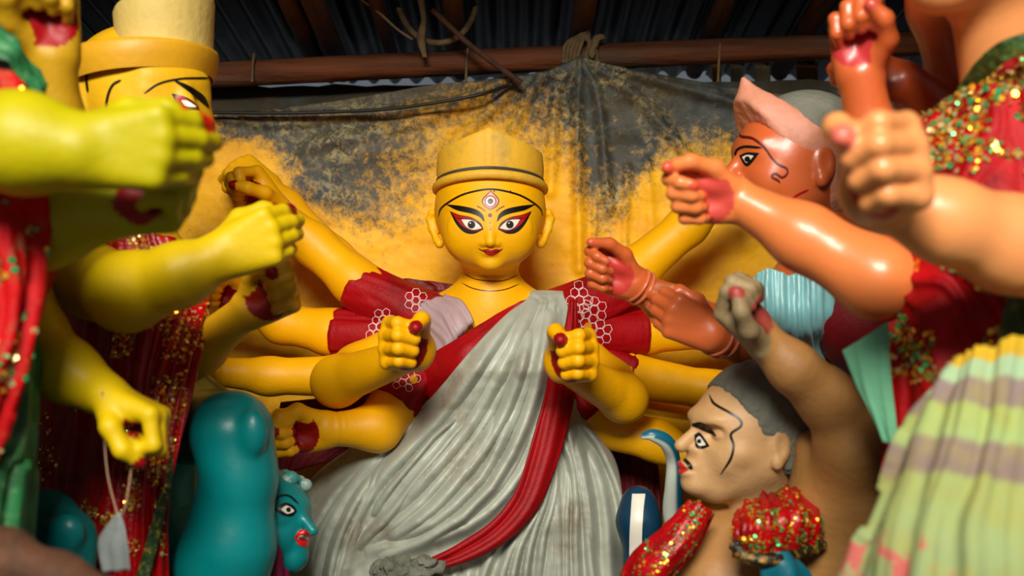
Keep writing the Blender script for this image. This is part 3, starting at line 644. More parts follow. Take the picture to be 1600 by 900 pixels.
def hexes(cx, cy, rx, ry, s, rot):
    out = []
    for i in range(-8, 9):
        for j in range(-8, 9):
            x = s * 1.5 * i; y = s * 1.732 * (j + .5 * (i % 2)); x, y = x * math.cos(rot) - y * math.sin(rot), x * math.sin(rot) + y * math.cos(rot)
            if (x / rx) ** 2 + (y / ry) ** 2 > 1: continue
            pts = [(cx + x + s * .92 * math.cos(a + rot) + random.uniform(-.8, .8), cy + y + s * .92 * math.sin(a + rot) + random.uniform(-.8, .8)) for a in np.arange(0, 6.3, 1.0472)]; pts[-1] = pts[0]
            out += [ribbon(pts[k:k + 2], 1.0, 4, 2, False) for k in range(6)]
    return out
for args in [(602, 520, 26, 34, 7, .4), (632, 588, 20, 22, 6.5, .2), (650, 470, 20, 16, 7, 0), (925, 512, 26, 44, 8, .1), (905, 470, 22, 26, 8, .5), (668, 560, 12, 10, 6, 0)]:
    decal('embroidery', dg, sv_tree, hexes(*args), .0022, M_lace)
for x, y in ((597, 524), (646, 593), (918, 510)): decal('gold_motif', dg, sv_tree, [disc(x, y, 6, 7, 14)], .0026, M_goldm)

# white sari as one draped surface over the body, folds follow its hang
yk = [455, 480, 520, 560, 600, 630, 650, 680, 710, 750, 800, 860, 960, 1100]
xLk = [852, 806, 764, 727, 694, 668, 640, 592, 540, 488, 455, 432, 410, 395]
xRk = [872, 889, 892, 884, 886, 900, 915, 938, 955, 968, 975, 982, 992, 1000]
ny, nx = 330, 270; yy = np.linspace(462, 1090, ny); xl = np.interp(yy, yk, xLk); xr = np.interp(yy, yk, xRk)
sm = lambda a: np.convolve(np.pad(a, 8, mode='edge'), np.ones(17) / 17, 'valid'); xl = sm(xl); xr = sm(xr)
U = np.linspace(0, 1, nx); PX = xl[None] + (xr - xl)[None] * U[:, None]; PY = np.repeat(yy[None], nx, 0)
bw = np.interp(PY, [460, 560, 640, 720, 800, 900, 1100], [190, 150, 165, 235, 285, 320, 345]); bc = np.interp(PY, [460, 640, 720, 900, 1100], [768, 772, 752, 712, 700])
bd = np.interp(PY, [460, 520, 580, 640, 700, 800, 900, 1100], [.12, .19, .215, .20, .215, .25, .27, .29])
def base_depth(px, py):
    w_ = np.interp(py, [460, 560, 640, 720, 800, 900, 1100], [190, 150, 165, 235, 285, 320, 345]); c_ = np.interp(py, [460, 640, 720, 900, 1100], [768, 772, 752, 712, 700]); d_ = np.interp(py, [460, 520, 580, 640, 700, 800, 900, 1100], [.12, .19, .215, .20, .215, .25, .27, .29])
    y = 2.67 - d_ * np.sqrt(np.clip(1 - ((px - c_) / w_) ** 2, .02, 1)); return y - .035 * np.exp(-((px - 735) / 40) ** 2 - ((py - 565) / 40) ** 2) - .03 * np.exp(-((px - 835) / 35) ** 2 - ((py - 560) / 40) ** 2) - .02 * np.exp(-((px - 650) / 70) ** 2 - ((py - 760) / 70) ** 2)
fold = np.zeros_like(PX); g = np.random.default_rng(5)
def family(G0, G1, n, w, h, jit=5):
    global fold
    G0 = crom(np.array(G0, float), 9); G1 = crom(np.array(G1, float), 9)
    for i in range(n):
        f = np.clip((i + g.uniform(-.3, .3)) / (n - 1), 0, 1); c = G0 * (1 - f) + G1 * f + g.normal(0, jit * .7, (1, 2)) + (np.linspace(-1, 1, 9) ** 2)[:, None] * g.normal(0, jit, (1, 2)) + g.normal(0, 1.0, (9, 2))
        a = g.choice([0, 0, 0, 1, 2]); b_ = g.choice([9, 9, 9, 8, 7]); c = c[a:b_]
        c = crom(c, 10); fold = np.maximum(fold, seg_ridge(PX, PY, c, w * g.uniform(.6, 1.5), h * g.uniform(.5, 1.25), True))
family([(812, 472), (770, 530), (725, 600), (668, 668), (600, 735), (560, 790), (548, 830)], [(872, 474), (868, 540), (862, 610), (838, 690), (800, 765), (720, 830), (600, 868)], 16, 5.0, .020, 4)
family([(812, 472), (770, 530), (725, 600), (668, 668), (600, 735), (560, 790), (548, 830)], [(872, 474), (868, 540), (862, 610), (838, 690), (800, 765), (720, 830), (600, 868)], 8, 12, .042, 6)
family([(690, 640), (640, 680), (590, 740), (555, 800), (540, 850)], [(855, 640), (830, 720), (780, 790), (700, 840), (570, 862)], 7, 10, .036, 6)
family([(645, 650), (585, 700), (520, 760), (480, 830), (455, 920)], [(640, 670), (580, 760), (545, 850), (530, 930), (520, 1050)], 6, 12, .042, 6)
family([(560, 880), (555, 960), (540, 1080)], [(760, 880), (755, 960), (745, 1080)], 9, 7, .018, 5)
family([(885, 630), (930, 690), (962, 760), (975, 850), (985, 1060)], [(850, 735), (825, 800), (775, 870), (750, 950), (740, 1080)], 11, 7, .030, 4)
family([(880, 640), (905, 730), (925, 830), (940, 1000)], [(860, 720), (862, 800), (860, 900), (860, 1050)], 5, 9, .026, 4)
fold += .012 * (fbm(np.stack([PX / 45, PY / 45, PX * 0 + 4], -1), 3) - .5)
YD = base_depth(PX, PY) - fold * 1.35 - .008
def drape_pt(px, py, off): d = base_depth(px, py) - off; return np.array([(px - 800) / FPX * d, d, CZ - (py - 450) / FPX * d])
G = np.stack([(PX - 800) / FPX * YD, YD, CZ - (PY - 450) / FPX * YD], -1)
# carry both edges round to the back so the skirt is a closed volume
def side(edge, sgn):
    out = []
    for k, f in enumerate((.35, .7, 1)):
        e = edge.copy(); e[:, 1] = edge[:, 1] + (2.80 - edge[:, 1]) * f; e[:, 0] += sgn * .03 * math.sin(f * 3.14) - sgn * .05 * f; out.append(e)
    return out
nk = [G[:, :1] + np.array([0, .10, -.01]), G[:, :1] + np.array([0, .055, .012]), G[:, :1] + np.array([0, .02, .010])]
G = np.concatenate(nk + [G], 1)
Lf = side(G[0], -1); Rt = side(G[-1], 1)
G = np.concatenate([np.stack(Lf[::-1]), G, np.stack(Rt)], 0)
sari = sheet('sari', G, M_sari, dg, .004, label='stained off-white silk sari in deep folds')
S = SDF(); S.cone(P(720, 760, 2.7) * [1, 0, 1] + [0, 2.72, 0], np.array([X0 - .07, 2.68, .0]), .15, .27, .05); S.cut((0, 2.7, .004), (0, 0, -1))
V, Q, C = S.mesh(.02); link('underskirt', qmesh('underskirt', V, Q), M_sari, dg)
# red border of the sari
bc_ = crom(np.array([(896, 468), (892, 520), (880, 565), (876, 610), (863, 665), (846, 722), (820, 786), (778, 832), (722, 864), (668, 884)], float), 90)
bw_ = np.interp(np.linspace(0, 1, 90), [0, .1, .3, .5, .7, .85, 1], [5, 10, 22, 24, 21, 17, 9]); dd_ = np.gradient(bc_, axis=0); dd_ /= np.linalg.norm(dd_, axis=1, keepdims=True); nn_ = np.stack([-dd_[:, 1], dd_[:, 0]], 1)
Gb = np.zeros((90, 22, 3))
for i in range(90):
    for j in range(22):
        f = j / 21 * 2 - 1; p = bc_[i] + nn_[i] * bw_[i] * f; o_ = .076 + .004 * math.sin(f * 4 + i * .05) + .002 * math.sin(f * 9 + i * .11) + .008 * (1 - f * f); Gb[i, j] = drape_pt(p[0], p[1], o_)
sheet('sari_border', Gb, M_redcloth, sari, .005, label='plain red border of the white sari')
# red edge of the sari across the chest
dp = lambda x, y: drape_pt(x, y, -.004)
G = loft([[dp(*q) for q in r] for r in ([(885, 470), (840, 466), (800, 478), (755, 505), (715, 530), (678, 552), (660, 578)], [(885, 480), (840, 480), (805, 490), (765, 525), (725, 560), (690, 590), (663, 612)], [(880, 500), (840, 505), (810, 525), (790, 560), (760, 600), (730, 628), (690, 645)])], 60, 34, folds(3, [3, 5], [.003, .002]))
sheet('chest_sash', G, M_redcloth, dg, .004)
# sheer cloth over her shoulder
G = loft([[(700, 462, 2.60), (680, 466, 2.57), (655, 476, 2.57), (640, 495, 2.60)], [(722, 470, 2.545), (700, 490, 2.52), (678, 510, 2.53), (655, 525, 2.57)], [(738, 498, 2.515), (715, 520, 2.495), (695, 540, 2.50), (668, 560, 2.54)], [(735, 506, 2.53), (712, 535, 2.52), (690, 560, 2.52), (660, 600, 2.55)]], 36, 36, folds(9, [5, 8], [.005, .003]))
sheet('shoulder_cloth', G, M_lav, dg, .002, label='sheer lavender cloth over the shoulder')
# red sash ends behind
def red_tail(rows, seed, lb): sheet('sash', loft(rows, 40, 24, folds(seed, [4, 7], [.006, .003])), M_maroon_cloth, dg, .003, label=lb)
red_tail([[(596, 434, 2.76), (650, 437, 2.74), (722, 446, 2.70)], [(600, 448, 2.75), (655, 455, 2.73), (722, 458, 2.70)], [(605, 462, 2.75), (660, 470, 2.73), (722, 468, 2.70)]], 1, 'red sash end beside the neck')
red_tail([[(440, 628, 2.78), (500, 622, 2.76), (620, 610, 2.74)], [(425, 690, 2.78), (480, 680, 2.76), (600, 660, 2.74)], [(420, 760, 2.78), (450, 740, 2.76), (520, 720, 2.74)]], 2, 'dark red cloth behind the lowest left hand')
red_tail([[(900, 640, 2.76), (960, 660, 2.76), (1020, 690, 2.76)], [(930, 740, 2.76), (985, 740, 2.76), (1030, 745, 2.76)], [(960, 900, 2.76), (995, 900, 2.76), (1035, 900, 2.76)]], 3, 'dark red cloth hanging at the lower right')

# ------------------------------------------------------------------ statues on the left
def core(parent, a, b, ra, rb, m, name='petticoat', h=.02, top=None):
    S = SDF(); S.cone(a, b, ra, rb, .05); 
    if top is not None: S.ell(top[0], top[1], k=.08)
    S.cut((0, 0, .004), (0, 0, -1)); V, Q, C = S.mesh(h); return link(name, qmesh(name, V, Q), m, parent)
# --- statue with the flat-topped hat, in red brocade
bs = thing('statue_with_flat_hat', 'yellow clay statue in a flat-topped hat and glittering crimson sari, on the left', 'statue')
acc = Acc(); S = SDF(); YB = lin(226, 172, 20); R = frame((.80, -.60, .02), (-.06, 0, 1)); O = P(222, 165, 2.06)
Gh = head(S, O, R, 1.16, YB, ear=True); S.cone(Gh(0, -.06, -.02), P(190, 370, 2.1), .085, .085, .04, YB)
S.ell(P(185, 430, 2.12), (.17, .12, .12), k=.06, col=YB)
V, Q, C = S.mesh(.005); acc.add(V, Q, C); btree = bvh(V, Q)
LB = lin(214, 180, 4)
arm([(110, 400, 2.02), (150, 442, 1.90), (198, 456, 1.75), (285, 428, 1.72), (340, 402, 1.72)], [.064, .066, .066, .052, .036], (.90, 0, .36), (.05, .95, .12), 1, 1.14, 'droop', LB, RED, RED, .0042, False, acc)
arm([(242, 600, 2.06), (315, 545, 2.05), (388, 484, 1.98)], [.05, .046, .034], (.80, -.15, .42), (.2, -.95, .15), -1, 1.12, 'grip', YB, RED, RED, .0042, False, acc)
arm([(20, 430, 1.85), (50, 520, 1.70), (105, 580, 1.62), (165, 618, 1.6)], [.056, .052, .046, .036], (.86, -.1, -.30), (-.28, -.15, -.95), -1, 1.08, 'grip', LB, RED, RED, .0042, False, acc)
link('body', acc.mesh('body'), M_clay, bs)
decal('hairline', bs, btree, [ribbon([(225, 146), (250, 130), (285, 123), (330, 122)], 3, 30)], .0015, M_black)
decal('eyebrow', bs, btree, [([(272, 124), (298, 136), (318, 150), (326, 166)], [(272, 127), (292, 142), (312, 158), (324, 168)], 20, 4)], .0018, M_black)
e = decal('eye', bs, btree, [([(268, 146), (285, 150), (300, 158), (312, 170)], [(268, 147), (277, 162), (292, 171), (312, 172)], 20, 8)], .0016, M_black)
decal('red_lid', e, btree, [([(273, 149), (287, 153), (308, 168)], [(273, 151), (282, 163), (308, 170)], 16, 6)], .0022, M_redp); decal('white', e, btree, [([(285, 157), (294, 159), (305, 167)], [(285, 159), (292, 167), (305, 169)], 12, 5)], .0028, M_white)
decal('ear_line', bs, btree, [ribbon([(190, 125), (176, 134), (168, 155), (165, 188)], 4, 24)], .0016, M_black); decal('ear_line', bs, btree, [ribbon([(143, 98), (136, 118), (138, 145)], 4, 24)], .0016, M_black)
# the hat: brim and flat crown tilted a little
M_hat = mat('dusty_yellow_hat', lin(206, 178, 96), .7, .12, 10, .2, 60, dirt=lin(150, 130, 80), dirt_amt=.5)
ht = thing('hat_axis', '', ''); bpy.data.objects.remove(ht)
def ring_loft(name, secs, m, parent, n=64, cap=True):
    """stack of ellipses: (centre, rx, ry, tilt of the ring in x)"""
    V = []
    for c, rx, ry, tl in secs:
        for k in range(n): a = 6.28319 * k / n; V.append([c[0] + rx * math.cos(a), c[1] + ry * math.sin(a), c[2] + tl * rx * math.cos(a)])
    m_ = len(secs); V = np.array(V); Q = []
    for i in range(m_ - 1):
        for k in range(n): k2 = (k + 1) % n; Q.append([i * n + k, i * n + k2, (i + 1) * n + k2, (i + 1) * n + k])
    return link(name, qmesh(name, V, Q), m, parent)
W = lambda px, py: P(px, py, 2.06)
band = ring_loft('hat_band', [(W(224, 132), .138, .15, .12), (W(224, 112), .147, .158, .12), (W(224, 96), .150, .160, .10), (W(226, 88), .146, .156, .08), (W(228, 84), .12, .13, .06), (W(228, 83), .01, .01, 0)], mat('yellow_hat_band', lin(216, 158, 24), .5, .1), bs)
ring_loft('hat_crown', [(W(258, 84), .094, .12, .04), (W(258, 70), .094, .12, .08), (W(258, 40), .095, .122, .16), (W(258, 18), .097, .124, .24), (W(258, 12), .095, .12, .25), (W(256, 12), .06, .08, .22), (W(256, 12), .005, .005, 0)], M_hat, bs)
# crimson brocade sari
rowsB = [[(85, 385, 2.16), (140, 350, 2.04), (205, 338, 1.99), (250, 372, 2.0), (325, 405, 2.14)], [(75, 470, 2.12), (150, 470, 1.98), (220, 470, 1.94), (280, 470, 1.97), (326, 470, 2.08)], [(65, 600, 2.08), (140, 600, 1.95), (210, 600, 1.91), (262, 600, 1.90), (304, 600, 1.92)],
         [(60, 760, 2.05), (130, 760, 1.92), (200, 760, 1.88), (240, 760, 1.87), (266, 770, 1.88)], [(55, 960, 2.0), (120, 960, 1.90), (185, 960, 1.86), (232, 960, 1.87), (254, 960, 1.90)], [(40, 1700, 2.0), (110, 1705, 1.90), (180, 1710, 1.86), (225, 1700, 1.88), (250, 1690, 1.94)]]
G = loft(rowsB, 110, 170, folds(12, [5, 9, 15], [.014, .008, .004], .5))
so = sheet('sari', G, M_seqred, bs, .004, label='crimson brocade sari with gold sequins')
def mk(seed, th=.5, sc=6.):
    off = seed * 3.7
    return lambda u, v, g: vnoise(np.array([u * sc + off, v * sc * 2.2, off])) > th
sequins('sequins', G, 9000, .0034, [M_gold, M_gold, M_pale], so, 3, lambda u, v, g: v < .75 and vnoise(np.array([u * 7, v * 16, 2.])) > .56)
M_greencloth = mat('green_gold_trim', lin(44, 72, 30), .5, .5, 60, .3, 150, dirt=lin(190, 150, 40), dirt_amt=.8, dirt_scale=60)
G = loft([[(266, 640, 1.90), (262, 720, 1.87), (236, 820, 1.84), (212, 905, 1.84), (190, 1000, 1.82)], [(280, 640, 1.91), (274, 724, 1.88), (252, 830, 1.85), (232, 910, 1.84), (212, 1000, 1.82)]], 50, 6); sheet('sari_trim', G, M_greencloth, so, .004)
core(bs, P(170, 450, 2.07), np.array([P(160, 0, 2.05)[0], 2.05, .02]), .09, .12, M_seqred)

# --- nearest statue at the left edge, seen only by its arms and cloth
cs = thing('statue_at_left_edge', 'nearest yellow clay statue at the left edge, out of focus, its fist thrust rightward', 'statue')
acc = Acc(); S = SDF(); LM = lin(180, 168, 0); LM2 = lin(186, 142, 20)
R = frame((.85, -.5, 0)); O = P(-260, -120, 1.55); Gh = head(S, O, R, 1.1, LM2); S.cone(Gh(0, -.06, -.02), P(-230, 100, 1.6), .075, .08, .04, LM2); S.ell(P(-190, 200, 1.6), (.2, .13, .14), k=.06, col=LM2)
V, Q, C = S.mesh(.008); acc.add(V, Q, C)
arm([(-200, 190, 1.45), (-70, 212, 1.30), (40, 224, 1.25), (122, 236, 1.25)], [.068, .066, .060, .046], (.97, 0, .04), (.02, 1, .08), 1, 1.18, 'droop', LM, RED, lin(214, 30, 14), .0046, False, acc)
arm([(-80, 440, 1.55), (80, 356, 1.45), (176, 330, 1.42)], [.058, .052, .040], (.97, -.05, .12), (.0, -.80, .60), -1, 1.15, 'hold', lin(176, 174, 6), RED, lin(176, 174, 6), .0046, False, acc)
arm([(60, 330, 1.72), (86, 190, 1.63), (82, 92, 1.6)], [.046, .042, .036], (-.08, -.1, 1), (.35, -.9, 0.), -1, 1.12, 'grip', LM2, RED, LM2, .0046, False, acc)
link('body', acc.mesh('body'), M_clay, cs)
M_cred = mat('red_print_cloth', lin(184, 4, 10), .65, .25, 20, .1, 100, spec=.2, dirt=lin(132, 96, 60), dirt_amt=.7, dirt_scale=26)
M_cgreen = mat('green_print_cloth', lin(40, 120, 66), .6, .5, 26, .1, 100, dirt=lin(120, 170, 110), dirt_amt=.7, dirt_scale=30)
G = loft([[(-330, 60, 1.75), (-160, 60, 1.5), (-40, 90, 1.42), (30, 125, 1.44), (70, 170, 1.55)], [(-330, 300, 1.7), (-140, 300, 1.42), (-20, 300, 1.36), (60, 300, 1.40), (96, 300, 1.52)], [(-330, 450, 1.7), (-140, 450, 1.40), (-20, 450, 1.34), (50, 450, 1.38), (85, 450, 1.5)], [(-330, 620, 1.7), (-150, 620, 1.38), (-40, 600, 1.32), (10, 600, 1.34), (55, 560, 1.45)], [(-330, 800, 1.7), (-180, 790, 1.4), (-90, 760, 1.34), (-30, 730, 1.34), (10, 700, 1.4)]], 90, 100, folds(21, [6, 11], [.016, .008], .4))
so = sheet('red_drape', G, M_cred, cs, .004, label='red patterned cloth with green flecks'); sequins('sequins', G, 1500, .0042, [M_gold, M_green, M_pale], so, 8, mk(4, .5))
G = loft([[(-330, 0, 1.75), (-150, 20, 1.48), (-40, 25, 1.42), (10, 50, 1.42), (62, 120, 1.46)], [(-330, 60, 1.75), (-160, 60, 1.46), (-40, 75, 1.40), (20, 110, 1.41), (76, 175, 1.46)]], 40, 12, folds(4, [5], [.01])); sheet('collar_trim', G, M_cgreen, cs, .004)
G = loft([[(-330, 520, 1.75), (-150, 520, 1.45), (-20, 520, 1.42), (40, 500, 1.46), (64, 500, 1.58)], [(-330, 700, 1.72), (-150, 700, 1.42), (-20, 700, 1.38), (40, 700, 1.42), (62, 700, 1.55)], [(-330, 900, 1.7), (-150, 900, 1.4), (-40, 900, 1.36), (20, 880, 1.4), (60, 870, 1.52)], [(-330, 1950, 1.7), (-150, 2020, 1.45), (-40, 2080, 1.42), (20, 2050, 1.44), (60, 1950, 1.52)]], 80, 100, folds(33, [5, 9], [.016, .008], .4)); sheet('green_skirt', G, M_cgreen, cs, .004)
core(cs, P(-170, 330, 1.66), np.array([P(-150, 0, 1.66)[0], 1.66, .02]), .10, .14, M_cgreen)

# --- thread with a paper tag hanging from the statue's curled hand
tg = thing('tag_on_thread', 'grey paper tag hanging on a thread from a curled yellow hand', 'tag')
M_thread = mat('cotton_thread', lin(190, 150, 120), .8, .1, bump=0)
tube('thread', [P(160, 612, 1.555), P(162, 660, 1.56), P(168, 740, 1.57), P(184, 806, 1.58)], .0012, M_thread, tg, 30, seg=6); tube('thread', [P(208, 680, 1.545), P(204, 740, 1.56), P(196, 790, 1.57), P(188, 808, 1.58)], .0012, M_thread, tg, 30, seg=6)
G = loft([[(184, 800, 1.58), (188, 800, 1.58)], [(166, 822, 1.585), (196, 826, 1.575)], [(152, 850, 1.59), (202, 856, 1.57)], [(160, 895, 1.59), (205, 890, 1.575)]], 10, 24, folds(2, [2], [.004])); sheet('paper', G, mat('grey_paper', lin(118, 124, 122), .7, .1), tg, .0012)

# --- teal crouching figure
tl = thing('teal_figure', 'teal blue clay crouching figure with a bent knee, its grinning head looking right', 'statue')
acc = Acc(); S = SDF()
S.chain([P(238, 668, 2.42), P(300, 664, 2.20), P(358, 670, 1.98)], [.085, .080, .072], .03, TEAL)
S.chain([P(368, 680, 1.97), P(374, 745, 1.965), P(362, 850, 1.97), P(345, 1000, 2.0)], [.067, .064, .076, .082], .05, TEAL)
S.chain([P(344, 790, 1.98), P(328, 880, 1.98), P(340, 1000, 2.02)], [.035, .055, .06], .05, TEAL)
S.ell(P(394, 676, 1.915), (.030, .024, .046), k=.012, col=TEAL)
S.chain([P(270, 612, 2.4), P(310, 610, 2.25), P(345, 624, 2.15)], [.03, .036, .026], .02, TEAL)
S.cone(P(345, 1000, 2.0), np.array([P(345, 0, 2)[0], 2.0, .03]), .088, .06, .05, TEAL); S.cone(P(240, 690, 2.42), np.array([P(240, 0, 2.43)[0], 2.43, .03]), .1, .08, .08, TEAL)
S.cone(np.array([P(345, 0, 2)[0], 2.0, .04]), np.array([P(345, 0, 2)[0] + .1, 1.9, .03]), .05, .03, .04, TEAL)
S.cut((0, 0, .002), (0, 0, -1))
V, Q, C = S.mesh(.006); acc.add(V, Q, C)
S = SDF(); R = frame((.88, -.46, .08), (-.1, 0, 1)); O = P(418, 808, 2.12); Gt = head(S, O, R, .74, TEAL, nose=1.1, jaw=1.2); S.cone(Gt(0, -.08, -.02), P(380, 960, 2.2), .045, .07, .03, TEAL); S.chain([P(380, 960, 2.2), P(330, 1060, 2.35), P(250, 800, 2.42)], [.07, .10, .085], .06, TEAL)
S.cut(P(0, 1110, 2.2), (0, 0, -1), .01)
V, Q, C = S.mesh(.0034); acc.add(V, Q, C); ttree = bvh(V, Q)
link('body', acc.mesh('body'), M_teal, tl)
Z3 = lambda pts: [(240 + x / 2.647, 560 + y / 2.647) for x, y in pts]
decal('eyebrow', tl, ttree, [ribbon(Z3([(502, 588), (525, 569), (560, 570), (598, 602)]), 3.2, 24)], .0014, M_black)
e = decal('eye', tl, ttree, [(Z3([(500, 622), (540, 598), (575, 608), (590, 628)]), Z3([(500, 624), (535, 648), (570, 652), (590, 634)]), 24, 8)], .0014, M_black); decal('white', e, ttree, [(Z3([(528, 622), (550, 610), (578, 626)]), Z3([(528, 628), (552, 642), (578, 634)]), 16, 6)], .0020, M_white); decal('iris', e, ttree, [disc(*Z3([(556, 626)])[0], 3.6)], .0026, M_black)
l = decal('lips', tl, ttree, [(Z3([(580, 738), (600, 716), (630, 708), (652, 726)]), Z3([(582, 742), (598, 768), (630, 778), (652, 752)]), 20, 8)], .0014, mat('scarlet_paint', lin(214, 22, 22), .3, .05, bump=0)); decal('teeth', l, ttree, [(Z3([(592, 742), (612, 730), (640, 738)]), Z3([(594, 746), (618, 746), (640, 754)]), 14, 5)], .0022, M_white)
S = SDF(); g = np.random.default_rng(3); HC = lin(70, 150, 142)
for i in range(46): t_ = g.uniform(-.9, .9); zf = g.uniform(-.11, .085); S.ell(Gt(.105 * math.sin(t_ * 1.2), .118 - .05 * abs(t_) ** 2 - .2 * max(zf - .02, 0) + g.uniform(-.006, .006), zf), np.array([.016, .013, .016]) * g.uniform(.6, 1.1), k=.005, col=HC if g.random() < .6 else lin(150, 176, 164))
V, Q, C = S.mesh(.003); link('hair', qmesh('hair', V, Q, C), M_teal, tl, label='curly pale teal hair')
G = loft([[(408, 822, 2.08), (420, 826, 2.05), (428, 832, 2.08)], [(412, 860, 2.06), (430, 862, 2.03), (442, 868, 2.07)], [(418, 915, 2.06), (432, 920, 2.04), (446, 925, 2.07)]], 20, 30, folds(5, [3, 5], [.008, .004])); sheet('scarf', G, mat('magenta_cloth', lin(112, 12, 52), .5, .3, 20), tl, .004, label='dark magenta scarf at the neck')
t2 = thing('teal_knee_form', 'rounded teal clay knee in the bottom left corner', 'statue'); S = SDF(); S.chain([P(34, 872, 1.82), P(66, 820, 1.76), P(92, 850, 1.72), P(95, 1000, 1.72)], [.06, .056, .056, .06], .03, TEAL); S.ell(P(105, 830, 1.67), (.028, .02, .03), k=.03, col=TEAL); S.cone(P(95, 1000, 1.72), np.array([P(95, 0, 1.72)[0], 1.72, .03]), .06, .05, .03, TEAL); S.cut((0, 0, .002), (0, 0, -1))
V, Q, C = S.mesh(.006); link('leg', qmesh('leg', V, Q, C), M_teal, t2)
S = SDF(); S.chain([P(-120, 880, 1.28), P(0, 872, 1.26), P(90, 905, 1.25), P(180, 950, 1.25)], [.03, .032, .03, .028], .02, CLAY); S.chain([P(0, 880, 1.26), np.array([P(0, 0, 1.26)[0], 1.26, .02])], [.04, .05], .02, CLAY); S.chain([P(180, 950, 1.25), np.array([P(190, 0, 1.25)[0], 1.25, .02])], [.03, .03], .02, CLAY); S.cut((0, 0, .002), (0, 0, -1))
V, Q, C = S.mesh(.006); link('clay_trestle', qmesh('clay_trestle', V, Q, C), M_wood2, None, label='blurred brown wooden trestle rail in the bottom left corner', category='trestle')
S = SDF(); g = np.random.default_rng(8)
for i in range(60): a = g.uniform(0, 6.3); S.ell(P(636 + 46 * g.uniform(-1, 1), 898 + 22 * g.uniform(-1, 1), 2.24 + g.uniform(-.03, .03)), np.array([.018, .016, .014]) * g.uniform(.7, 1.4), k=.006)
S.cone(P(636, 930, 2.24), np.array([P(636, 0, 2.24)[0], 2.24, .02]), .045, .06, .03); S.cut((0, 0, .002), (0, 0, -1))
V, Q, C = S.mesh(.004); V = V + (fbm(V * 55)[:, None] - .5) * .022; link('clay_lump', qmesh('clay_lump', V, Q, C), M_grey, None, label='crumpled grey clay lump at the hem of the white sari', category='clay')

# ------------------------------------------------------------------ statues on the right
# --- orange statue in profile with a grey bun
es = thing('statue_with_grey_bun', 'orange clay statue in profile with pink pointed headdress, grey bun and pale teal sari', 'statue')
acc = Acc(); S = SDF(); PK = lin(214, 140, 112); DO = lin(206, 98, 48)
R = frame((-.97, -.22, 0), (.03, 0, 1)); O = P(1236, 256, 2.15); Ge = head(S, O, R, .98, DO, nose=1.05); S.cone(Ge(0, -.06, -.03), P(1305, 385, 2.2), .072, .078, .04, DO)
S.ell(P(1320, 450, 2.25), (.17, .13, .12), k=.06, col=DO)
V, Q, C = S.mesh(.0042); acc.add(V, Q, C); etree = bvh(V, Q)
arm([(1310, 440, 2.30), (1195, 540, 2.28), (1050, 482, 2.13), (992, 443, 2.10)], [.06, .052, .044, .032], (-.90, -.12, .36), (-.08, -.95, -.15), 1, 1.0, 'point', DO, lin(200, 60, 50), lin(214, 96, 60), .0036, False, acc)
arm([(1345, 480, 2.3), (1262, 568, 2.27), (1185, 556, 2.17), (1112, 522, 2.02)], [.06, .052, .044, .034], (-.86, -.15, .40), (.0, .95, .18), -1, 1.05, 'droop', lin(216, 106, 54), PINK, lin(224, 140, 100), .0036, False, acc)
link('body', acc.mesh('body'), M_gloss, es)
for (a, b, r) in (((1050, 482, 2.13), (992, 443, 2.10), .0335), ((1185, 556, 2.17), (1112, 522, 2.02), .0355)):
    for f in (.80, .93):
        a_, b_ = P(*a), P(*b); S = SDF(); S.ring(a_ + (b_ - a_) * f, b_ - a_, r * (1.16 - .05 * f), .0036, .003); V, Q, C = S.mesh(.0022); link('bracelet', qmesh('bracelet', V, Q), mat('copper_bracelet', lin(206, 112, 70), .3, .1, bump=0), es)
S = SDF(); S.ell(Ge(0, .045, -.02), (.117, .112, .130), R, .02, PK); S.cone(Ge(0, .10, .085), Ge(0, .205, .116), .036, .004, .05, PK); S.ell(Ge(0, .1, .06), (.06, .05, .07), R, .05, PK); S.ell(Ge(0, -.02, -.065), (.108, .11, .095), R, .04, PK)
S.cut(Ge(0, .055, .078), R @ np.array([0, -.55, .84]), .006); S.cut(Ge(0, .178, .104), R @ np.array([0, .72, -.70]), .012)
V, Q, C = S.mesh(.0042); V = V + (fbm(V * 60)[:, None] - .5) * .004; link('headdress', qmesh('headdress', V, Q, C), M_clay_old, es, label='chalky pink headdress rising to a point')
S = SDF(); S.ell(Ge(0, .072, -.032), (.119, .088, .112), R, k=.02, col=GREY); S.ell(Ge(0, .02, -.085), (.10, .08, .075), R, k=.05, col=GREY); V, Q, C = S.mesh(.006); link('bun', qmesh('bun', V, Q, C), M_grey, es, label='smooth grey clay hair bun')
Ac = Acc(); Vh, Qh = V, Q
Z4 = lambda pts: [(1000 + x / 3, 100 + y / 3) for x, y in pts]
decal('hairline', es, etree, [ribbon(Z4([(452, 312), (480, 340), (530, 350), (580, 385), (620, 440), (650, 470), (685, 487), (690, 510), (665, 530), (635, 512), (618, 526), (648, 545), (655, 556)]), 2.8, 90)], .0035, M_maroon)
decal('eyebrow', es, etree, [ribbon(Z4([(448, 430), (458, 402), (495, 387), (572, 392)]), 3.6, 30)], .0016, M_black)
e = decal('eye', es, etree, [(Z4([(468, 428), (505, 414), (560, 417)]), Z4([(468, 432), (490, 470), (515, 474), (560, 418)]), 24, 8)], .0016, M_black); decal('white', e, etree, [(Z4([(482, 436), (505, 426), (535, 430)]), Z4([(484, 440), (505, 463), (535, 432)]), 16, 6)], .0024, M_white); decal('iris', e, etree, [disc(*Z4([(508, 446)])[0], 4.6)], .003, M_iris)
decal('neck_line', es, etree, [ribbon(Z4([(676, 658), (735, 614), (790, 588)]), 3, 24)], .0016, M_redp)
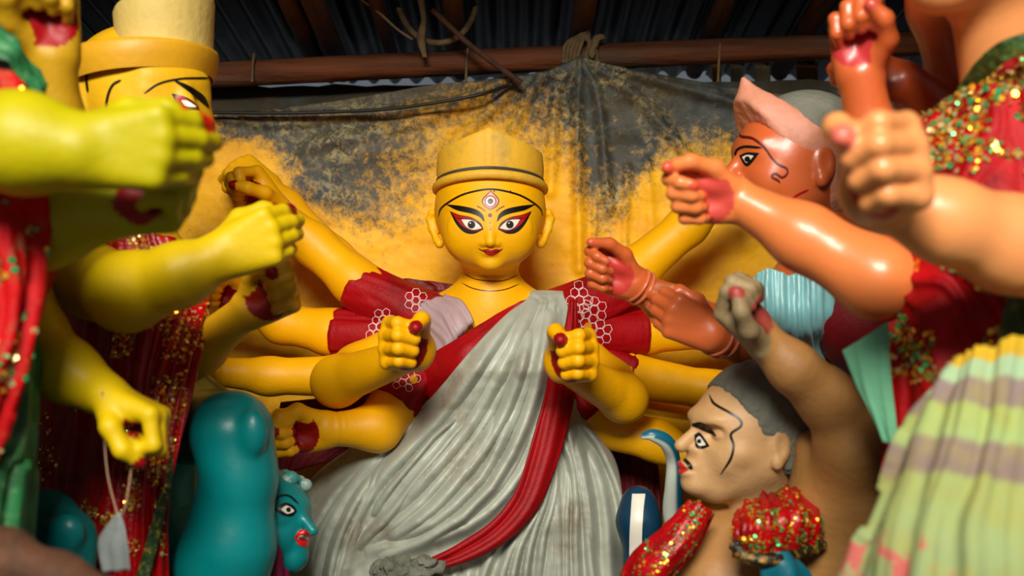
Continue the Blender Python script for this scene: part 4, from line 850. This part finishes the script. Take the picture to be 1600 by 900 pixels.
G = loft([[(1176, 440, 2.17), (1200, 420, 2.12), (1245, 425, 2.12), (1290, 330, 2.14), (1325, 350, 2.16)], [(1165, 490, 2.17), (1205, 500, 2.11), (1250, 510, 2.10), (1290, 480, 2.12), (1340, 470, 2.16)], [(1155, 570, 2.28), (1205, 570, 2.23), (1255, 570, 2.21), (1300, 560, 2.23), (1360, 560, 2.28)], [(1150, 760, 2.34), (1200, 760, 2.27), (1260, 760, 2.25), (1320, 760, 2.27), (1380, 760, 2.34)], [(1130, 1460, 2.34), (1190, 1475, 2.28), (1260, 1480, 2.26), (1330, 1475, 2.28), (1380, 1460, 2.34)]], 80, 120, folds(41, [9, 15], [.010, .005], .15))
sheet('sari', G, M_tealcloth, es, .003, label='pale teal silk sari in narrow pleats')
S = SDF(); S.ell(P(1345, 480, 2.2), (.12, .12, .14), k=.04, col=RED); S.cone(P(1300, 420, 2.24), P(1370, 560, 2.2), .075, .075, .04, RED); V, Q, C = S.mesh(.008); link('blouse', qmesh('blouse', V, Q), M_maroon_cloth, es)
core(es, P(1290, 500, 2.36), np.array([P(1280, 0, 2.40)[0], 2.40, .02]), .11, .15, M_tealcloth)

# --- nearest statue on the right in red and gold
fs = thing('statue_in_red_gold_sari', 'nearest orange clay statue on the right in red sari with gold and green sequins', 'statue')
acc = Acc(); S = SDF(); FO = lin(232, 150, 88)
R = frame((-.95, -.3, .0)); O = P(1538, -128, 1.52); Gf = head(S, O, R, 1.0, FO); S.cone(Gf(0, -.06, -.02), P(1585, 180, 1.60), .07, .074, .04, FO); S.ell(P(1640, 280, 1.70), (.16, .10, .12), k=.05, col=FO)
for t_ in (.42, .58, .74):
    a_, b_ = Gf(0, -.06, -.02), P(1575, 160, 1.56); S.ring(a_ + (b_ - a_) * t_, b_ - a_, .078, .0035, .004, FO, sub=True)
V, Q, C = S.mesh(.006); acc.add(V, Q, C)
arm([(1700, 420, 1.38), (1580, 382, 1.30), (1480, 346, 1.28), (1360, 300, 1.28)], [.066, .060, .050, .040], (.10, -.88, .22), (-.95, -.2, -.12), -1, 1.3, 'grip', FO, lin(206, 70, 60), lin(224, 110, 90), .0046, False, acc)
arm([(1440, 430, 1.66), (1372, 436, 1.62), (1255, 370, 1.67), (1152, 312, 1.70)], [.056, .062, .052, .034], (-.97, -.05, .06), (0, -.93, -.25), 1, 1.05, 'point', lin(230, 128, 66), lin(205, 74, 62), lin(222, 84, 52), .0042, False, acc)
arm([(1420, 330, 1.78), (1362, 215, 1.72), (1345, 118, 1.70)], [.046, .042, .036], (-.10, -.1, 1), (-.40, -.88, 0), 1, 1.08, 'grip', DO, lin(190, 52, 52), lin(200, 80, 60), .0046, False, acc)
arm([(1580, 260, 1.9), (1475, 190, 1.82), (1412, 128, 1.78)], [.06, .052, .036], (-.9, 0, .28), (.0, .9, -.3), -1, 1.0, 'hold', lin(190, 82, 36), PINK, lin(206, 110, 70), .0046, False, acc)
arm([(1545, 260, 1.95), (1500, 120, 1.95), (1462, 10, 1.93), (1440, -60, 1.92)], [.06, .056, .05, .036], (-.3, 0, .9), (-.5, -.8, 0), 1, 1.0, 'fist', lin(178, 74, 32), PINK, lin(206, 110, 70), .006, False, acc)
link('body', acc.mesh('body'), M_gloss, fs)
a_, b_ = P(1440, 430, 1.66), P(1372, 436, 1.62)
S = SDF(); S.ring(P(1366, 434, 1.62), P(1372, 436, 1.62) - P(1300, 396, 1.65), .0625, .0028, .003); V, Q, C = S.mesh(.0024); link('bracelet', qmesh('bracelet', V, Q), mat('thin_gold_armlet', lin(190, 120, 60), .3, .1, bump=0), fs)
G = loft([[(1500, 140, 1.66), (1545, 95, 1.56), (1600, 72, 1.50), (1700, 60, 1.46), (1880, 90, 1.62)], [(1418, 215, 1.66), (1480, 200, 1.55), (1600, 200, 1.47), (1720, 200, 1.44), (1900, 200, 1.6)], [(1395, 330, 1.64), (1470, 330, 1.53), (1600, 330, 1.46), (1730, 330, 1.43), (1900, 330, 1.58)], [(1392, 450, 1.62), (1470, 450, 1.52), (1600, 450, 1.45), (1730, 450, 1.42), (1900, 450, 1.58)], [(1386, 560, 1.6), (1470, 560, 1.5), (1600, 560, 1.43), (1730, 560, 1.4), (1900, 560, 1.56)], [(1388, 720, 1.58), (1470, 720, 1.48), (1600, 720, 1.41), (1730, 720, 1.4), (1900, 720, 1.56)], [(1370, 1100, 1.56), (1460, 1100, 1.46), (1600, 1100, 1.4), (1730, 1100, 1.38), (1900, 1100, 1.54)], [(1360, 2000, 1.54), (1450, 2050, 1.46), (1600, 2100, 1.42), (1730, 2100, 1.4), (1900, 2000, 1.54)]], 110, 190, (lambda f: (lambda u, v: f(u, v) * np.clip(.25 + v * 3, 0, 1)))(folds(52, [5, 9, 15], [.014, .009, .005], .9, 3.)))
so = sheet('sari', G, mat('scarlet_sari_cloth', lin(166, 0, 8), .6, .3, 16, .15, 120, spec=.25, dirt=lin(74, 4, 6), dirt_amt=.6, dirt_scale=12), fs, .004, label='scarlet sari sewn with gold and green sequins')
sequins('sequins', G, 9500, .0042, [M_gold, M_pale, M_gold, M_green], so, 9, lambda u, v, g: v < .62 and vnoise(np.array([u * 9, v * 26, 6.])) > (.40 if v < .22 else .54))
M_trim = mat('green_gold_brocade_trim', lin(58, 92, 40), .45, .5, 50, .3, 150, dirt=lin(150, 140, 60), dirt_amt=.7, dirt_scale=50)
G = loft([[(1488, 150, 1.60), (1534, 88, 1.50), (1586, 56, 1.44), (1690, 40, 1.41)], [(1508, 168, 1.61), (1552, 112, 1.50), (1604, 84, 1.435), (1700, 70, 1.40)]], 40, 10, folds(3, [6], [.004])); sheet('neck_trim', G, M_trim, so, .005)
G = loft([[(1580, 430, 1.43), (1560, 520, 1.42), (1535, 600, 1.41)], [(1622, 430, 1.42), (1604, 520, 1.41), (1580, 600, 1.40)]], 30, 12, folds(3, [3], [.006])); sheet('sari_trim', G, M_trim, so, .004)
core(fs, P(1660, 330, 1.66), np.array([P(1660, 0, 1.66)[0], 1.66, .02]), .12, .2, M_maroon_cloth)
# mint cloth hanging beside it
G = loft([[(1316, 548, 1.54), (1348, 528, 1.53), (1388, 502, 1.52)], [(1340, 606, 1.54), (1362, 598, 1.525), (1392, 585, 1.515)], [(1358, 640, 1.53), (1376, 645, 1.52), (1400, 655, 1.51)], [(1380, 688, 1.53), (1390, 694, 1.52), (1404, 702, 1.515)]], 26, 40, folds(7, [2], [.004], .1))
sheet('mint_cloth', G, M_mint, None, .003, label='plain mint green cloth corner hanging beside the red and gold sari', category='cloth')
# striped towel
G = loft([[(1476, 585, 1.36), (1500, 560, 1.30), (1545, 546, 1.27), (1610, 528, 1.26), (1760, 520, 1.28)], [(1415, 655, 1.34), (1470, 640, 1.26), (1530, 645, 1.22), (1610, 650, 1.20), (1780, 650, 1.22)], [(1368, 780, 1.32), (1430, 775, 1.22), (1510, 780, 1.17), (1610, 790, 1.15), (1790, 790, 1.18)], [(1318, 905, 1.3), (1400, 905, 1.19), (1500, 910, 1.13), (1610, 920, 1.11), (1800, 920, 1.14)], [(1270, 1100, 1.28), (1380, 1100, 1.18), (1500, 1110, 1.12), (1610, 1120, 1.1), (1800, 1120, 1.12)]], 90, 110, folds(61, [5, 9], [.014, .007], .3))
tw = sheet('striped_towel', G, None, None, .004, None, True, label='pale green striped cotton towel draped over the lap in the bottom right corner', category='towel')
m = bpy.data.materials.new('striped_cotton'); m.use_nodes = True; nt = m.node_tree; N = nt.nodes; L = nt.links; b = N['Principled BSDF']; b.inputs['Roughness'].default_value = .9
at = N.new('ShaderNodeAttribute'); at.attribute_name = 'uvw'; sx = N.new('ShaderNodeSeparateXYZ'); L.new(at.outputs['Vector'], sx.inputs[0]); tc = N.new('ShaderNodeTexCoord')
vv = mth('ADD', sx.outputs[1], mth('MULTIPLY', mth('SUBTRACT', noise(14, 4), .5), .03)); rp = N.new('ShaderNodeValToRGB'); rp.color_ramp.interpolation = 'LINEAR'
els = [(0, (200, 160, 16)), (.055, (190, 152, 20)), (.075, (150, 178, 138)), (.13, (152, 178, 136)), (.15, (134, 116, 108)), (.225, (130, 112, 106)), (.245, (154, 168, 92)), (.33, (150, 172, 108)), (.35, (134, 114, 102)), (.43, (128, 110, 98)), (.45, (148, 158, 92)), (.6, (142, 158, 102)), (1, (136, 150, 104))]
cr_ = rp.color_ramp
while len(cr_.elements) < len(els): cr_.elements.new(.5)
for e_, (p_, c_) in zip(cr_.elements, els): e_.position = p_; e_.color = (*lin(*c_), 1)
L.new(vv, rp.inputs[0]); c1 = mixc(rng_(noise(22, 5), .45, .7, 0, .5), rp.outputs[0], lin(160, 148, 56))
pm = mth('MULTIPLY', rng_(noise(36, 3, .5), .5, .56), mth('MULTIPLY', rng_(sx.outputs[1], .62, .66), rng_(sx.outputs[0], .52, .42)))
L.new(mixc(pm, c1, lin(190, 96, 86)), b.inputs['Base Color']); tw.data.materials.append(m)

# --- brown demon figure with raised arm
gs = thing('demon_statue', 'unfinished brown clay man statue in profile, moustached, with one arm raised', 'statue')
acc = Acc(); S = SDF(); FC = lin(206, 160, 108); BC = lin(172, 122, 66)
R = frame((-.96, -.27, .02), (.04, 0, 1)); O = P(1168, 677, 2.02); Gg = head(S, O, R, .90, FC, nose=1.12, jaw=1.0, nosey=-.024)
S.cone(Gg(0, -.05, -.03), P(1185, 840, 2.04), .066, .070, .03, FC)
for c_, r_, k_ in [((0, -.08, .108), (.036, .045, .042), .03), ((0, -.066, .150), (.026, .009, .018), .008), ((0, -.083, .148), (.024, .010, .017), .008), ((0, -.110, .130), (.030, .022, .028), .02), ((0, .036, .112), (.055, .012, .018), .02)]: S.ell(Gg(*c_), np.array(r_) * .9, R, k_, FC)
for q in (-1, 1):
    S.ell(Gg(q * .052, .006, .112), np.array([.024, .016, .018]) * .9, R, .02, FC, sub=True); S.ell(Gg(q * .046, .004, .092), np.array([.02, .014, .016]) * .9, R, .006, FC); S.ell(Gg(q * .075, -.03, .055), np.array([.026, .02, .03]) * .9, R, .02, FC)
V, Q, C = S.mesh(.0034); acc.add(V, Q, C); gtree = bvh(V, Q)
S = SDF(); S.ell(P(1165, 900, 2.03), (.18, .11, .13), k=.05, col=BC); S.cone(P(1100, 850, 2.04), P(1250, 850, 2.0), .06, .07, .06, BC); S.ell(P(1125, 905, 1.96), (.08, .06, .06), k=.04, col=BC); S.ell(P(1205, 905, 1.95), (.08, .06, .06), k=.04, col=BC)
S.chain([P(1290, 880, 1.98), P(1292, 780, 1.93), P(1335, 690, 1.85)], [.085, .062, .062], .05, BC); S.chain([P(1270, 700, 1.93), P(1282, 790, 1.92), P(1280, 880, 1.95)], [.035, .045, .05], .03, BC)
S.chain([P(1335, 690, 1.85), P(1290, 620, 1.82), P(1240, 575, 1.80), P(1194, 532, 1.80)], [.060, .050, .042, .034], .03, BC)
S.chain([P(1330, 700, 1.84), P(1350, 780, 1.9), P(1340, 900, 1.98)], [.05, .06, .07], .04, BC)
hand(S, P(1194, 532, 1.80), (-.66, -.12, .66), (.60, -.65, .40), -1, 1.12, 'hold', lin(150, 128, 90), lin(150, 60, 48), lin(170, 70, 60))
S.cone(P(1170, 960, 2.02), np.array([P(1180, 0, 2.0)[0], 2.0, .02]), .13, .11, .08, BC); S.cut((0, 0, .002), (0, 0, -1))
V, Q, C = S.mesh(.0055); acc.add(V, Q, C)
link('body', acc.mesh('body'), M_clay_old, gs)
S = SDF(); S.ell(Gg(0, .035, -.03), (.108, .118, .128), R, .02, GREY); S.ell(Gg(0, -.03, -.062), (.098, .085, .088), R, .03, GREY); S.cut(Gg(0, .06, .052), R @ np.array([0, -.55, .835]), .006); S.cut(Gg(0, -.075, 0), R @ np.array([0, -1, .1]), .01)
V, Q, C = S.mesh(.004); V = V + (fbm(V * 70)[:, None] - .5) * .009; link('hair', qmesh('hair', V, Q, C), M_grey, gs, label='rough grey clay hair')
Z5 = lambda pts: [(960 + x / 2.5, 540 + y / 2.5) for x, y in pts]
decal('hairline', gs, gtree, [ribbon(Z5([(372, 192), (392, 228), (450, 262), (490, 288), (494, 315), (456, 345), (466, 390), (455, 440), (415, 502)]), 4, 60)], .0016, M_black)
decal('eyebrow', gs, gtree, [(Z5([(305, 304), (340, 298), (375, 318), (400, 352)]), Z5([(306, 316), (330, 322), (362, 338), (398, 354)]), 20, 5)], .0016, M_black)
e = decal('eye', gs, gtree, [(Z5([(312, 348), (332, 338), (350, 358), (372, 392)]), Z5([(312, 360), (318, 396), (340, 404), (372, 394)]), 20, 8)], .0014, M_black); decal('white', e, gtree, [(Z5([(318, 362), (334, 354), (358, 386)]), Z5([(320, 372), (330, 392), (358, 390)]), 14, 6)], .0022, M_white); decal('iris', e, gtree, [disc(*Z5([(332, 374)])[0], 4.2)], .0028, M_iris)
decal('moustache', gs, gtree, [ribbon(Z5([(236, 424), (256, 436), (280, 452), (304, 482)]), 5.5, 24)], .0018, M_black)
decal('lips', gs, gtree, [(Z5([(226, 446), (250, 446), (288, 484)]), Z5([(228, 486), (258, 500), (288, 488)]), 20, 8)], .0014, mat('coral_paint', lin(206, 44, 40), .35, .05, bump=0))
# sequined scarf in two ends
G = loft([[(1148, 805, 1.86), (1192, 778, 1.86), (1240, 764, 1.90), (1264, 768, 1.97)], [(1146, 832, 1.81), (1200, 815, 1.79), (1258, 808, 1.82), (1284, 830, 1.90)], [(1146, 868, 1.82), (1200, 868, 1.80), (1250, 866, 1.83), (1282, 852, 1.88)]], 60, 50, folds(71, [4, 8], [.010, .006]))
so = sheet('scarf', G, M_seqred, gs, .006, label='dark red sequined scarf over the shoulder'); sequins('sequins', G, 1400, .0028, [M_gold, M_green, M_gold], so, 4, lambda u, v, g: v > .62 or vnoise(np.array([u * 8, v * 8, 1.])) > .58)
tube('scarf_fringe', [P(1146, 850, 1.80), P(1170, 872, 1.78), P(1220, 872, 1.78), P(1284, 850, 1.87)], .012, mat('black_gold_fringe', lin(40, 34, 20), .4, .6, 60, .5, 120, dirt=lin(200, 150, 40), dirt_amt=.9, dirt_scale=60), so, 30)
G = loft([[(1082, 788, 1.92), (1098, 790, 1.88), (1112, 802, 1.92)], [(1034, 832, 1.91), (1062, 842, 1.85), (1088, 856, 1.89)], [(985, 880, 1.91), (1016, 896, 1.85), (1046, 908, 1.88)], [(960, 960, 1.93), (1000, 970, 1.87), (1030, 980, 1.9)]], 40, 60, folds(72, [3, 6], [.010, .005]))
so = sheet('scarf', G, M_seqred, gs, .006, label='dark red scarf end falling over the chest'); sequins('sequins', G, 900, .0026, [M_gold, M_green], so, 5, lambda u, v, g: abs(u - .5) < .16 or vnoise(np.array([u * 8, v * 12, 1.])) > .66)
# --- serpents
BL = lin(10, 92, 118); WHT = lin(196, 204, 192)
def snake(name, pts, rs, side, label, flat=.0, D2=None):
    c = crom(np.array([P(*p) for p in pts]), 60); rr = crom(np.array(rs)[:, None], 60)[:, 0]; V, Q = tube_arrays(c, rr, 16)
    ci = np.concatenate([np.repeat(np.arange(60), 16), [0, 59]]); d = (V - c[ci]) @ nrm(side); C = np.where((d > rr[ci] * .30)[:, None], WHT, BL)
    return link(name, qmesh(name, V, Q, C), M_blue, None, label=label, category='snake')
snake('serpent', [(1002, 682, 2.16), (1020, 680, 2.16), (1042, 692, 2.17), (1052, 720, 2.2), (1052, 760, 2.21), (1052, 800, 2.22), (1062, 850, 2.22), (1070, 960, 2.22), (1075, 1200, 2.22), (1065, 1480, 2.22)], [.006, .014, .017, .016, .019, .024, .026, .026, .028, .02], (-.75, -.3, -.6), 'blue clay serpent with white belly arching up to the moustached face')
S = SDF(); S.chain([P(998, 786, 2.30), P(998, 815, 2.29), P(1000, 880, 2.28)], [.040, .046, .034], .03, lin(14, 56, 80)); S.cone(P(1000, 880, 2.28), np.array([P(1000, 0, 2.28)[0], 2.28, .02]), .034, .03, .02, lin(14, 56, 80)); S.cut((0, 0, .002), (0, 0, -1))
V, Q, C = S.mesh(.004); hs = thing('hooded_serpent', 'dark blue upright serpent hood with a white stripe beside the sari hem', 'snake'); link('body', qmesh('body', V, Q, C), M_blue, hs); decal('belly_stripe', hs, bvh(V, Q), [([(988, 772), (986, 800), (984, 840), (984, 900)], [(1008, 772), (1005, 800), (1003, 840), (1003, 900)], 24, 6)], .0015, M_white)
G = loft([[(1186, 872, 1.80), (1215, 862, 1.775), (1240, 868, 1.80)], [(1192, 905, 1.79), (1230, 900, 1.765), (1268, 905, 1.80)], [(1200, 980, 1.8), (1240, 980, 1.77), (1290, 980, 1.80)]], 24, 24, folds(8, [2], [.006])); sheet('teal_sash', G, mat('teal_sash_cloth', lin(6, 96, 112), .45, .15, 10), gs, .006, label='teal sash end below the scarf')
